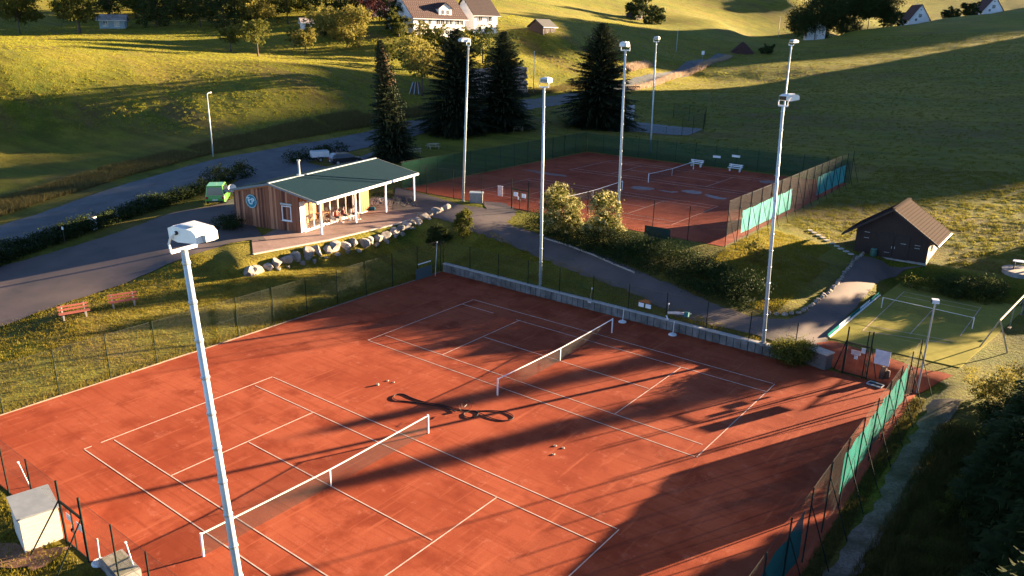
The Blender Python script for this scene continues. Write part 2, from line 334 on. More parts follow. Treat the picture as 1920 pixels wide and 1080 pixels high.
def xy(px, py): q = hit(px, py); return (q.x, q.y)
def pair(a, b): return (xy(*a), xy(*b))
strip('road', [pair((-260, 530), (-300, 650)), pair((-120, 478), (-120, 560)), pair((0, 424), (0, 492)), pair((120, 385), (130, 440)), pair((260, 339), (270, 390)), pair((400, 300), (412, 345)), pair((540, 274), (548, 312)),
               pair((690, 247), (690, 277)), pair((800, 224), (812, 246)), pair((900, 204), (918, 222)), pair((1000, 186), (1022, 201)), pair((1065, 175), (1092, 187)), pair((1150, 160), (1180, 170)), pair((1190, 146), (1225, 158)), pair((1280, 121), (1310, 128)), pair((1345, 100), (1372, 104))], M_asph, .07, 1.5)
strip('parking_lot', [pair((-20, 505), (-20, 622)), pair((120, 468), (120, 570)), pair((240, 430), (262, 520)), pair((330, 398), (375, 474)), pair((392, 388), (455, 452)), pair((440, 372), (500, 452))], M_path, .05, .8, nw=10)
strip('forecourt', [pair((470, 320), (430, 352)), pair((548, 300), (530, 345)), pair((620, 312), (640, 330)), pair((700, 285), (720, 310))], M_asph, .045, .8, nw=8)
strip('footpath', [pair((742, 352), (735, 395)), pair((800, 366), (792, 405)), pair((862, 384), (848, 418)), pair((915, 394), (880, 434)), pair((952, 420), (915, 444)), pair((1000, 436), (980, 470)), pair((1100, 468), (1070, 508)), pair((1200, 510), (1180, 548)), pair((1300, 553), (1270, 592)), pair((1370, 582), (1345, 612)), pair((1440, 599), (1420, 630)), pair((1478, 598), (1470, 646)), pair((1508, 590), (1545, 660))], M_path, .045, .6, nw=8)
strip('gate_path', [pair((945, 381), (905, 378)), pair((968, 396), (912, 400)), pair((950, 418), (900, 415))], M_path, .049, .4, nw=6)
strip('shed_drive', [pair((1600, 478), (1738, 500)), pair((1592, 498), (1690, 512)), pair((1568, 530), (1650, 528)), pair((1530, 570), (1625, 553)), pair((1490, 606), (1580, 605)), pair((1475, 628), (1550, 640)), pair((1500, 650), (1560, 668))], M_path, .050, .5, nw=8)
strip('gate_apron', [pair((1560, 640), (1500, 652)), pair((1640, 664), (1560, 690)), pair((1720, 690), (1640, 716)), pair((1790, 705), (1720, 740))], M_clay, .05, .5)
strip('gravel_path', [((19.8, 27.4), (21.3, 28)), ((19.85, 22), (21.0, 22)), ((19.75, 19), (21.1, 19)), ((19.9, 15), (20.95, 15)), ((19.7, 11), (20.7, 11)), ((19.65, 6), (20.55, 6)), ((19.5, -2), (20.5, -2)), ((19.5, -12), (20.5, -12))], M_gravel, .05, .6)
strip('service_path', [((-14, -12.9), (-14, -11.6)), ((-9, -12.6), (-9, -11.2)), ((-6, -11.8), (-6, -10.5)), ((-4.2, -10.6), (-4.6, -9.3))], mat('brick_path', (.22, .10, .06), .9, (.30, .16, .10), 4, 5, bump=.01), .05, .4)
# ---------------------------------------------------------------- tennis courts
def sheet(name, poly, z, mt, n=1, kind='structure'):
    me = bpy.data.meshes.new(name); me.from_pydata([(p[0], p[1], z) for p in poly], [], [tuple(range(len(poly)))]); me.update(); return tag(link(name, me, mt), kind=kind)
front = sheet('clay_court', [(-18.72, -9.3), (18.9, -9.3), (18.9, 28.35), (12.2, 28.35), (12.2, 27.98), (-18.72, 27.98)], 0.0, M_clay)
upper = sheet('clay_court', [up(-18.7, -9.7), up(18.7, -9.7), up(18.7, 29.1), up(-18.7, 29.1)], 3.0, M_clay)
def court_lines(parent, fr, z, gaps=()):
    L, Wd, Sg, Vv = 11.885, 5.485, 4.115, 6.40; w2 = .025
    segs = [('baseline', (-L, -Wd), (-L, Wd)), ('baseline', (L, -Wd), (L, Wd)), ('sideline', (-L, -Wd), (L, -Wd)), ('sideline', (-L, Wd), (L, Wd)), ('sideline', (-L, -Sg), (L, -Sg)), ('sideline', (-L, Sg), (L, Sg)),
            ('service_line', (-Vv, -Sg), (-Vv, Sg)), ('service_line', (Vv, -Sg), (Vv, Sg)), ('centre_line', (-Vv, 0), (Vv, 0))]
    for n, (nm, a, b) in enumerate(segs):
        pieces = [(0.0, 1.0)]
        for (k, g0, g1) in gaps:
            if k == n: pieces = [p for p in ((0.0, g0), (g1, 1.0))]
        for t0, t1 in pieces:
            p = (a[0] + (b[0] - a[0]) * t0, a[1] + (b[1] - a[1]) * t0); q = (a[0] + (b[0] - a[0]) * t1, a[1] + (b[1] - a[1]) * t1)
            hw = .025
            if n in (2, 3, 4, 5) and t0 == 0 and t1 == 1: p = (p[0] + (.25 if n in (4, 5) else .1), p[1]); q = (q[0] - (.3 if n in (4, 5) else .1), q[1])
            if n == 8: p = (p[0] + .12, p[1]); q = (q[0] - .12, q[1])
            d = Vector((q[0] - p[0], q[1] - p[1])).normalized() * hw; nn = (-d.y, d.x)
            c = [fr(p[0] + nn[0], p[1] + nn[1]), fr(p[0] - nn[0], p[1] - nn[1]), fr(q[0] - nn[0], q[1] - nn[1]), fr(q[0] + nn[0], q[1] + nn[1])]
            mb = MB(); mb.prism(c, z + .002, z + .009); mb.build(nm, M_line, parent)
DB = 18.571; DU = 19.177
court_lines(front, lambda x, y: (x, y), 0, gaps=((0, .035, .075),))
court_lines(front, lambda x, y: (x, y + DB), 0, gaps=((5, .13, .22),))
court_lines(upper, lambda x, y: up(x, y), 3.0)
court_lines(upper, lambda x, y: up(x, y + DU), 3.0)
M_netw = mat('net_cord', (.03, .03, .03), .8)
M_band = mat('net_band', (.80, .78, .75), .7)
def net(loc, rz, label, dense=True):
    t = thing('tennis_net', label, 'net', loc, rz, 'nets across the clay courts'); h = 12.8 / 2
    for s in (-1, 1): MB().tube([(0, s * h, 0), (0, s * h, 1.07)], .05, 10).build('post', M_white, t)
    def top(y): return .914 + (1.05 - .914) * (abs(y) / h) ** 1.2
    ys = np.linspace(-h, h, 33); mb = MB()
    for a, b in zip(ys[:-1], ys[1:]): mb.bar((0, a, top(a) - .03), (0, b, top(b) - .03), .022, .07, up_=(1, 0, 0))
    mb.build('headband', M_band, t)
    MB().box((0, 0, .455), (.012, .055, .90)).build('centre_strap', M_band, t)
    mb = MB(); wr = .0035; n = 285
    for k in range(n + 1):
        y = -h + 2 * h * k / n; mb.add([(0, y - wr, .03), (0, y + wr, .03), (0, y + wr, top(y) - .05), (0, y - wr, top(y) - .05)], [(0, 1, 2, 3)])
    for k in range(19):
        for a, b in zip(ys[:-1], ys[1:]):
            za, zb = .03 + (top(a) - .08) * k / 18, .03 + (top(b) - .08) * k / 18; mb.add([(0, a, za - wr), (0, b, zb - wr), (0, b, zb + wr), (0, a, za + wr)], [(0, 1, 2, 3)])
    mb.build('mesh_panel', M_netw, t)
    return t
net((0, 0, 0), 0, 'tennis net on the nearest clay court, in the foreground')
net((0, DB, 0), 0, 'tennis net on the sunlit clay court behind the black hose loops')
c = up(0, 0); net((c[0], c[1], 3.0), .0122, 'tennis net on the shaded upper court behind the two flowering shrubs')
c = up(0, DU); net((c[0], c[1], 3.0), .0122, 'farthest tennis net, beside the white benches on the upper court')
# ---------------------------------------------------------------- fences
def wire_faces(L, h, sp=.075, wr=.0015):
    """two families of diagonal wires in the (length, height) rectangle"""
    out = []
    for sgn in (1, -1):
        c = -h if sgn == 1 else 0.0; end = L if sgn == 1 else L + h
        while c < end:
            a0, z0, a1, z1 = (c, 0, c + h, h) if sgn == 1 else (c, 0, c - h, h)
            t0, t1 = 0.0, 1.0; d = a1 - a0
            for lo, hi in ((0, L),):
                ta, tb = (lo - a0) / d, (hi - a0) / d; ta, tb = min(ta, tb), max(ta, tb); t0, t1 = max(t0, ta), min(t1, tb)
            if t1 - t0 > .01:
                p = (a0 + d * t0, h * t0); q = (a0 + d * t1, h * t1); nx, nz = (-.7 * wr * sgn, .7 * wr)
                out.append([(p[0] - nx, p[1] - nz), (q[0] - nx, q[1] - nz), (q[0] + nx, q[1] + nz), (p[0] + nx, p[1] + nz)])
            c += sp
    return out
def net_mat(name, col, alpha):
    m = bpy.data.materials.new(name); m.use_nodes = True; t = m.node_tree; N = t.nodes; b = N['Principled BSDF']; b.inputs['Base Color'].default_value = (*col, 1); b.inputs['Roughness'].default_value = .9; b.inputs['Specular IOR Level'].default_value = .02
    tr = N.new('ShaderNodeBsdfTransparent'); mx = N.new('ShaderNodeMixShader'); mx.inputs[0].default_value = alpha
    t.links.new(tr.outputs[0], mx.inputs[1]); t.links.new(b.outputs[0], mx.inputs[2]); t.links.new(mx.outputs[0], N['Material Output'].inputs[0]); return m
M_dnet = net_mat('shade_net', (.012, .055, .035), .55)
M_teal = net_mat('windscreen_net', (.006, .14, .13), .93)   # woven screen: part of the light passes between the threads
def fence(name, label, a, b, h, n, z=0.0, mt=None, post_r=.032, sp=.075, net_=None, brace=None, zf=None, wr=.0015, posts=None, group='chain link fences round the courts', pmat=None):
    """straight run from a to b with n bays; local x runs along the fence"""
    a, b = Vector((a[0], a[1], 0)), Vector((b[0], b[1], 0)); d = b - a; L = d.length; rz = math.atan2(d.y, d.x)
    t = thing(name, label, 'fence', (a.x, a.y, z), rz, group)
    pm = MB().tube([(0, 0, -.1), (0, 0, h + .06)], post_r, 6).mesh('post'); pm.materials.append(pmat or M_post)
    for x in (posts or [L * k / n for k in range(n + 1)]):
        o = link('post', pm, None, t); o.location = (x, 0, 0)
    if brace:
        bm_ = MB().tube([(0, 0, h * .8), (0, brace, 0.0)], post_r * .75, 6).mesh('brace'); bm_.materials.append(M_post)
        for k in range(0, n + 1, 1): o = link('brace', bm_, None, t); o.location = (L * k / n, 0, 0)
    q = wire_faces(L, h, sp, wr); V = np.array([[(x, .035, zz + .02) for x, zz in f] for f in q]); link('mesh_panel', quads_mesh('mesh_panel', V, M_wire), None, t)
    for zz in (.05, h * .5, h): MB().bar((0, .035, zz), (L, .035, zz), .008).build('tension_wire', M_wire, t)
    if net_:
        for (x0, x1, z0, z1, m2) in net_:
            mb = MB(); ns = max(3, int((x1 - x0) / .55)); nzq = 5; V = []; F = []
            for i in range(ns + 1):
                for j in range(nzq + 1):
                    u = i / ns; v = j / nzq; sag = .09 * math.sin(u * 21.0 + x0) * (v ** 2) * .8 + .05 * math.sin(u * 9)
                    V.append((x0 + (x1 - x0) * u, .075 + .035 * math.sin(u * 31 + v * 3) + .02 * math.sin(u * 57 - v * 5), z0 + (z1 - z0) * v - (abs(sag) if m2 is not M_dnet else 0)))
            for i in range(ns):
                for j in range(nzq): F.append((i * (nzq + 1) + j, (i + 1) * (nzq + 1) + j, (i + 1) * (nzq + 1) + j + 1, i * (nzq + 1) + j + 1))
            me = bpy.data.meshes.new('windscreen'); me.from_pydata(V, [], F); me.update(); link('windscreen', me, m2, t, True)
    return t
fence('chain_link_fence', 'green chain link fence between the front clay court and the sunny grass bank with benches', (-18.86, -9.3), (-18.86, 27.9), 2.75, 13)
fence('chain_link_fence', 'low chain link fence standing on the concrete wall behind the front court', (-18.8, 28.16), (11.6, 28.16), 1.85, 10, z=.78)
fence('chain_link_fence', 'short run of fence between the single wire gate and the corner of the front court', (15.75, 28.42), (18.65, 28.42), 3.0, 1)
fence('chain_link_fence', 'tall fence with turquoise windscreens along the gravel path right of the front court', (18.66, -9.3), (18.66, 28.3), 3.35, 15, brace=-1.05, net_=[(3.5, 17.2, .5, 2.6, M_teal), (22.6, 35.2, .5, 2.65, M_teal)])
gx0, gx1 = atz(127, 1016)[0], atz(169, 1052)[0]
fence('chain_link_fence', 'near left corner fence of the front court behind the white cabinet', (-18.86, -9.34), (gx0, -9.34), 2.7, 5, wr=.0027)
fence('chain_link_fence', 'fence at the bottom left edge, right of the double wire gate', (gx1, -9.34), (18.66, -9.34), 2.7, 9, wr=.0027)
A = up(-18.9, -9.85); B = up(18.9, -9.85); C_ = up(18.9, 29.25); D_ = up(-18.9, 29.25); G0 = up(-4.2, -9.85); G1 = up(-2.35, -9.85)
u0 = (atz(952, 392, 3.0)[0] + 18.02, 0)[0]; u1 = (atz(983, 398, 3.0)[0] + 18.02, 0)[0]
G0 = up(u0, -9.85); G1 = up(u1, -9.85)
fence('chain_link_fence', 'fence along the front of the upper court, left of its gate', A, G0, 3.0, 4, z=2.98)
fence('chain_link_fence', 'fence along the front of the upper court behind the flowering shrubs', G1, B, 3.0, 6, z=2.98)
fence('chain_link_fence', 'tall fence with two pale turquoise windscreens on the right side of the upper court', B, C_, 3.95, 15, z=2.98, brace=-1.0, net_=[(3.6, 16.8, .55, 2.6, M_teal2), (25.5, 36.5, .6, 2.7, M_teal2)])
fence('chain_link_fence', 'dark screened fence along the back of the upper court behind the white benches', C_, D_, 3.0, 13, z=2.98, net_=[(.1, 37.6, .1, 2.8, M_dnet)])
fence('chain_link_fence', 'green screened fence on the left side of the upper court below the conifers', D_, A, 3.0, 13, z=2.98, net_=[(.1, 39, .1, 2.95, M_dnet)])
# gates
def sign_sheet(parent, x, z, w_, h_, y=.06, m=None): return MB().box((x, y, z), (w_, .012, h_)).build('notice', m or M_white, parent)
def gate(label, a, b, h, z, leaf=1, top=True):
    a, b = Vector((a[0], a[1], 0)), Vector((b[0], b[1], 0)); d = b - a; L = d.length
    t = thing('wire_gate', label, 'gate', (a.x, a.y, z), math.atan2(d.y, d.x))
    for x in (0.02, L - .02): MB().tube([(x, 0, 0), (x, 0, h)], .045, 8).build('gate_post', M_post, t)
    MB().bar((0, 0, h * .68), (L, 0, h * .68), .06).build('top_bar', M_post, t)
    for k in range(leaf):
        x0, x1 = .08 + (L - .16) * k / leaf, .08 + (L - .16) * (k + 1) / leaf - .02; mb = MB(); zt = h * .66
        for p, q in (((x0, .0, .08), (x0, 0, zt)), ((x1, 0, .08), (x1, 0, zt)), ((x0, 0, .08), (x1, 0, .08)), ((x0, 0, zt), (x1, 0, zt))): mb.bar(p, q, .04)
        lf = mb.build('leaf', M_post, t)
        q = wire_faces(x1 - x0, zt - .1, .075); V = np.array([[(x0 + x, .01, zz + .09) for x, zz in f] for f in q]); link('wire_panel', quads_mesh('wire_panel', V, M_wire), None, lf)
        MB().box((x1 - .06 if k == 0 else x0 + .06, -.04, 1.0), (.05, .08, .12)).build('latch', M_dark, lf)
    q = wire_faces(L, h * .3, .075); V = np.array([[(x, .01, zz + h * .69) for x, zz in f] for f in q]); link('wire_panel', quads_mesh('wire_panel', V, M_wire), None, t)
    return t
g = gate('green double wire gate with white notices beside the white cabinet', (gx0, -9.34), (gx1, -9.34), 2.85, 0.0, 2); L = gx1 - gx0
sign_sheet(g, L * .27, 1.35, .42, .30); sign_sheet(g, L * .72, 1.30, .40, .34); sign_sheet(g, L * .38, .95, .14, .22)
MB().tube([(0, -.02, 1.95), (-.25, -1.25, 0)], .03, 6).build('brace', M_post, g); MB().tube([(L, -.02, 1.95), (L + .05, -1.25, 0)], .03, 6).build('brace', M_post, g)
g0, g1 = atz(1576, 701), atz(1619, 710)
M_note = mat('notice_grey', (.45, .47, .48), .7, (.6, .62, .62), 3)
g = gate('single wire gate with pinned notices between the grey box and the corner fence', (g0[0], 28.42), (g1[0] + .15, 28.42), 3.1, 0.0, 1); L = g1[0] + .15 - g0[0]
sign_sheet(g, L * .72, 1.75, .30, .34, m=M_note); sign_sheet(g, L * .42, 1.5, .55, .3, m=mat('notice_pink', (.5, .36, .34), .7, (.6, .5, .48), 6)); sign_sheet(g, L * .45, 1.2, .2, .22, m=M_note)
for s in (-.0, L): MB().tube([(s, 0, 2.2), (s + (-.55 if s == 0 else .5), .25, 0)], .03, 6).build('brace', M_post, g)
bp = thing('notice_board', 'pale grey board hung on the fence right of the single wire gate', 'sign', (g1[0] + .55, 28.30, 1.05)); MB().box((.3, 0, .62), (.85, .02, .95)).build('panel', M_note, bp); MB().box((.3, -.012, 1.1), (.87, .03, .03)).build('rail', M_post, bp)
g = gate('dark wire gate with white notices at the front of the upper court', G0, G1, 3.0, 3.0, 2); L = (Vector(G1) - Vector(G0)).length
sign_sheet(g, L * .27, 1.55, .52, .42, y=-.06); sign_sheet(g, L * .74, 1.5, .5, .42, y=-.06); sign_sheet(g, L * .42, 1.2, .16, .3, y=-.06)
o = thing('notice_board', 'red and white poster on the fence left of the upper court gate', 'sign', (*up(u0 - 1.35, -9.95), 4.15), .0122)
MB().box((0, 0, .45), (.62, .02, 1.0)).build('poster', mat('poster', (.45, .12, .08), .7, (.75, .7, .66), 5, contrast=1.6), o); MB().box((0, .015, .97), (.66, .03, .04)).build('rail', M_white, o)
# concrete wall of upright blocks behind the front court
wl = thing('retaining_wall', 'low grey concrete block wall along the back of the front court', 'wall', (-18.72, 28.0, 0))
bl = []; M_wallc = mat('wall_concrete', (.15, .135, .12), .92, (.23, .21, .19), 2.2, 6, bump=.01, bscale=20, col3=(.09, .08, .07), scale3=.9, spec=.05)
for v in range(3):
    mb = MB(); mb.box((.24, .15, .33 + .01 * v), (.452, .30 - .02 * v, .68)); me = mb.mesh('block'); me.materials.append(M_wallc); bl.append(me)
for k in range(61):
    o = link('block', bl[k % 3 if k % 7 else 1], None, wl); o.location = (k * .497, random.uniform(-.012, .012), random.uniform(-.02, .015))
mb = MB()
for k in range(20): mb.box((.76 + k * 1.52, .16, .72 + random.uniform(-.006, .006)), (1.50, .36, .09))
mb.build('coping', mat('coping', (.30, .285, .265), .9, (.40, .38, .35), 3, 5), wl)
# kerb boards at the left and right edges of the front court
for nm, lab, a, b in (('kerb', 'thin pale kerb between the left side of the front court and the grass bank', (-18.76, -9.3), (-18.76, 27.9)),):
    t = thing(nm, lab, 'kerb', (a[0], a[1], 0), math.pi / 2); L = b[1] - a[1]; me = MB().box((.97, 0, .03), (1.93, .05, .07)).mesh('kerb_board'); me.materials.append(mat('kerb_board', (.18, .13, .10), .9, (.27, .19, .14), 2))
    for k in range(int(L / 1.95)): o = link('kerb_board', me, None, t); o.location = (k * 1.95, random.uniform(-.02, .02), random.uniform(-.02, .01)); o.rotation_euler = (0, 0, random.uniform(-.008, .008))
# ---------------------------------------------------------------- floodlight masts
M_lamp = mat('lamp_white', (.74, .72, .69), .35, (.66, .64, .60), 2, spec=.5)
M_glass_dark = mat('lamp_glass', (.02, .022, .025), .12, spec=.6)
M_pole = mat('mast_paint', (.46, .52, .53), .45, (.38, .44, .46), 3, metal=.15, spec=.4)
def mast(loc, top, aim, label, lean=0.0):
    h = top - loc[2]; rz = math.atan2(aim[1] - loc[1], aim[0] - loc[0]) - math.pi / 2
    t = thing('floodlight_mast', label, 'floodlight', loc, rz, 'floodlight masts round the clay courts'); hb = h - .42
    MB().tube([(0, 0, 0), (0, 0, hb * .5), (0, 0, hb)], [.125, .105, .082], 12).build('pole', M_pole, t, True)
    MB().tube([(0, 0, -.1), (0, 0, .1)], .24, 12).build('base_plate', M_conc, t)
    n = 14; cm = MB().tube([(0, 0, 0), (0, 0, .02), (0, 0, .07), (0, 0, .09)], [.9, 1.0, 1.0, .9], 12).mesh('collar'); cm.materials.append(M_steel)
    for k in range(n):
        z = .9 + (hb - 1.3) * k / (n - 1); r = .125 - .043 * z / hb + .024; o = link('collar', cm, None, t); o.location = (0, 0, z); o.scale = (r, r, 1)
    MB().tube([(.13, 0, .4), (.118, 0, hb * .5), (.098, 0, hb)], .018, 5).build('cable', M_dark, t)
    W, Dp = .60, .98       # head: width across, depth along the aim (+y)
    br = MB(); w2 = W / 2 + .06
    br.bar((-w2, 0, hb), (w2, 0, hb), .09, .05, up_=(0, 1, 0))
    for s in (-1, 1): br.tube([(s * w2, 0, hb), (s * w2, .02, hb + .2), (s * w2, -.12, hb + .42), (s * (w2 - .03), -.28, hb + .52)], .032, 6)
    br.build('bracket', M_lamp, t)
    prof = [(-.98, .30), (-.98, .50), (-.86, .60), (-.16, .66), (.06, .58), (.06, .32), (-.26, .26)]
    hd = MB().extr([(-W / 2, y, hb + z) for y, z in prof], (W, 0, 0)).build('lamp_housing', M_lamp, t)
    MB().box((0, .07, hb + .45), (W * .9, .02, .22)).build('glass', M_glass_dark, hd)
    mb = MB()
    for s in (-1, 1): mb.tube([(s * (W / 2 - .0), -.28, hb + .5), (s * (W / 2 + .05), -.28, hb + .5)], .05, 8)
    mb.build('pivot', M_dark, hd)
    MB().box((0, -.5, hb + .66), (W * .5, .5, .03)).build('top_hatch', M_lamp, hd); MB().box((0, -1.04, hb + .40), (.26, .12, .16)).build('ballast_box', M_steel, hd)
    ln = lean / h; M4 = Matrix.Rotation(ln, 4, Vector((-.61, .79, 0))); t.matrix_world = Matrix.Translation(loc) @ M4 @ Matrix.Rotation(rz, 4, 'Z')
    return t
def zup(b, x, y):
    d = ray(x, y); return CAM[2] + d[2] * math.hypot(b[0] - CAM[0], b[1] - CAM[1]) / math.hypot(d[0], d[1])
mast((8.13, -9.5, 0), 15.1, (-8, -11), 'nearest floodlight mast, rising in front of the left foreground court', -.72)
for px, py, z, tx, ty, aim, ln, lab in [(1013, 537, .72, 1021, 152, (-4, 12), -0.2, 'floodlight mast on the concrete wall left of the path to the upper court'),
        (1431, 644, .75, 1474, 184, (2, 12), -0.68, 'floodlight mast in front of the lawn beside the round bush and grey box'),
        (868, 378, 3.0, 877, 76, (-22, 58), 0.55, 'floodlight mast beside the small grey cabinet at the left of the upper court'),
        (1157, 447, 2.9, 1174, 84, (-14, 58), -0.3, 'floodlight mast rising behind the right flowering shrub'),
        (1219, 293, 3.2, 1231, 72, (-22, 62), -0.35, 'floodlight mast at the back of the upper court below the practice wall'),
        (1455, 330, 3.0, 1484, 78, (-14, 62), -0.15, 'farthest right floodlight mast behind the upper court, against the shaded hill')]:
    q = atz(px, py, z); mast((q[0], q[1], z), zup(q, tx, ty), aim, lab, ln)
# low lamp beside the green court
q = atz(1721, 728, .3); t = thing('area_lamp', 'slim grey lamp post with small square head at the corner of the green court', 'lamp', (q[0], q[1], gz(q[0], q[1]))); h = zup(q, 1750, 556) - .3
MB().tube([(0, 0, 0), (0, 0, h)], [.06, .04], 10).build('pole', M_steel, t); hd = MB().box((0, 0, h + .08), (.36, .34, .22), .4).build('lamp_head', M_lamp, t); MB().box((-.17, -.07, h + .07), (.06, .26, .16), .4).build('glass', M_glass_dark, hd)
def street_lamp(px, py, tx, ty, label, rz=2.2):
    q = hit(px, py); h = max(5.0, zup(q, tx, ty) - q.z); t = thing('street_lamp', label, 'street lamp', q, rz, 'street lamps along the road')
    MB().tube([(0, 0, -.2), (0, 0, h * .45), (0, 0, h)], [.10, .08, .055], 8).build('pole', M_pole, t, True); MB().tube([(0, 0, h - .05), (.35, 0, h + .05), (.75, 0, h + .08)], .035, 6).build('arm', M_pole, t)
    hd = MB().extr([(.6, -.13, h + .04), (1.35, -.1, h + .06), (1.35, .1, h + .06), (.6, .13, h + .04)], (0, 0, .1)).build('lamp_head', M_lamp, t); MB().box((1.0, 0, h + .04), (.5, .16, .03)).build('glass', M_glass_dark, hd)
street_lamp(400, 294, 384, 176, 'street lamp on the shaded verge at the left of the road')
street_lamp(1000, 177, 1001, 98, 'street lamp on the sunlit verge right of the conifers')
street_lamp(1459, 70, 1463, 32, 'small far street lamp beyond the crest of the right hill')
street_lamp(1268, 96, 1271, 55, 'faint far street lamp in the shaded field above the road')
# ---------------------------------------------------------------- building helpers
def planks(mb, a, b, z0, z1, w_=.14, th=.03, side=1, zfun=None, jit=.012):
    """upright boards between plan points a and b; zfun(t) gives the top"""
    a, b = Vector((*a, 0)), Vector((*b, 0)); d = b - a; L = d.length; d.normalize(); n = Vector((d.y, -d.x, 0)) * side; k = max(1, int(L / w_)); ww = L / k
    for i in range(k):
        p = a + d * (i + .5) * ww; zt = zfun((i + .5) / k) if zfun else z1; off = th / 2 + random.uniform(0, jit) + (.014 if i % 2 else 0)
        mb.box(p + n * off + Vector((0, 0, (z0 + zt) / 2)), (ww - .012, th, zt - z0), math.atan2(d.y, d.x))
def window(parent, p, w_, h_, rz, frame, glass, bars=1, depth=.05, sill=True):
    """p centre on the wall face; rz = wall direction; normal is to the right of it"""
    R_ = Matrix.Rotation(rz, 3, 'Z'); c = Vector(p)
    def T(v): return c + R_ @ Vector(v)
    o = MB().box(T((0, -depth * .3, 0)), (w_, .03, h_), rz).build('window', glass, parent); fw = .07
    mb = MB()
    for s in (-1, 1): mb.box(T((s * (w_ / 2), -depth * .5, 0)), (fw, depth, h_ + fw), rz); mb.box(T((0, -depth * .5 - .002, s * (h_ / 2))), (w_ - fw, depth, fw), rz)
    for k in range(bars): x = -w_ / 2 + w_ * (k + 1) / (bars + 1); mb.box(T((x, -depth * .5, 0)), (fw * .8, depth * .9, h_ - fw), rz)
    mb.build('frame', frame, o)
    if sill: MB().box(T((0, -depth * .9, -h_ / 2 - .06)), (w_ + .18, .12, .05), rz).build('sill', frame, o)
    return o
M_wood = mat('larch_boards', (.27, .10, .048), .75, (.17, .06, .03), 3.0, 6, stretch=(6, 6, .35), rand=0, bump=.004)
M_wood2 = mat('orange_boards', (.42, .17, .055), .7, (.34, .13, .045), 3, 5, stretch=(5, 5, .4))
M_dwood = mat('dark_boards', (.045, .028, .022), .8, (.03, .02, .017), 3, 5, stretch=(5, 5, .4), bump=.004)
M_roof = mat('teal_roof', (.004, .017, .026), .75, (.006, .023, .034), 4, 5, bump=.006, bscale=14, spec=.05)
M_int = mat('interior', (.52, .30, .14), .8, (.42, .22, .10), 2)
def glass_mat(name, refl=.06, tint=(.97, .98, .98)):
    m = bpy.data.materials.new(name); m.use_nodes = True; t = m.node_tree; N = t.nodes; N.remove(N['Principled BSDF'])
    tr = N.new('ShaderNodeBsdfTransparent'); tr.inputs[0].default_value = (*tint, 1); gl = N.new('ShaderNodeBsdfGlossy'); gl.inputs['Roughness'].default_value = .03; mx = N.new('ShaderNodeMixShader'); mx.inputs[0].default_value = refl
    t.links.new(tr.outputs[0], mx.inputs[1]); t.links.new(gl.outputs[0], mx.inputs[2]); t.links.new(mx.outputs[0], N['Material Output'].inputs[0]); return m
M_glass = glass_mat('window_glass')
M_pane = mat('dark_pane', (.025, .03, .035), .08, spec=.6)
# ---------------------------------------------------------------- clubhouse
FC = Vector((-28.1, 22.6, 2.64)); AC = math.radians(103.0); RC = Matrix.Rotation(AC, 3, 'Z')
club = thing('clubhouse', 'timber clad clubhouse with dark teal roof, glass front and round blue sign', 'clubhouse', FC, AC)
EV, RD, WF, WB, XL, XR = 3.02, 4.10, 2.1, 9.5, -.15, 10.3      # eave, ridge, wall lines
def roofz(y): return EV + (RD - EV) * (y / 5.0 if y < 5 else (10 - y) / 5.0) - .14
gy = np.linspace(WF, WB, 9)
mb = MB(); mb.extr([(XL + .04, WF, -.3)] + [(XL + .04, WB, -.3)] + [(XL + .04, y, roofz(y)) for y in gy[::-1]], (.12, 0, 0)); mb.build('gable_wall', M_wood, club)
M_wl = mat('larch_light', (.44, .20, .105), .75, (.34, .14, .07), 3, 5, stretch=(6, 6, .35)); M_wd = mat('larch_dark', (.09, .03, .017), .75, (.14, .045, .024), 3, 5, stretch=(6, 6, .35)); nb_ = 36; rb = random.Random(5)
sets = {0: MB(), 1: MB(), 2: MB()}
for k in range(nb_):
    y0_, y1_ = WB + (WF - WB) * k / nb_, WB + (WF - WB) * (k + 1) / nb_; planks(sets[rb.choice((0, 0, 1, 1, 2))], (XL + .04, y0_), (XL + .04, y1_), -.25, 3, 1.0, .03 + .02 * (k % 2), 1, lambda t: roofz((y0_ + y1_) / 2) - .02)
for k, m_ in ((0, M_wood), (1, M_wl), (2, M_wd)): tag(sets[k].build('gable_boards', m_, club), kind='stuff')
MB().extr([(XR, WF, -.3), (XR, WB, -.3)] + [(XR, y, roofz(y)) for y in gy[::-1]], (-.12, 0, 0)).build('end_wall', M_wood, club)
MB().box(((XL + XR) / 2, WB - .08, 1.3), (XR - XL - .3, .14, 3.2)).build('back_wall', M_wood, club)
MB().box(((XL + XR) / 2, (WF + WB) / 2, -.03), (XR - XL - .3, WB - WF - .3, .06)).build('floor_slab', M_terr, club)
MB().box(((XL + XR) / 2, 4.3, 1.3), (XR - XL - .4, .1, 2.6)).build('partition', M_int, club)
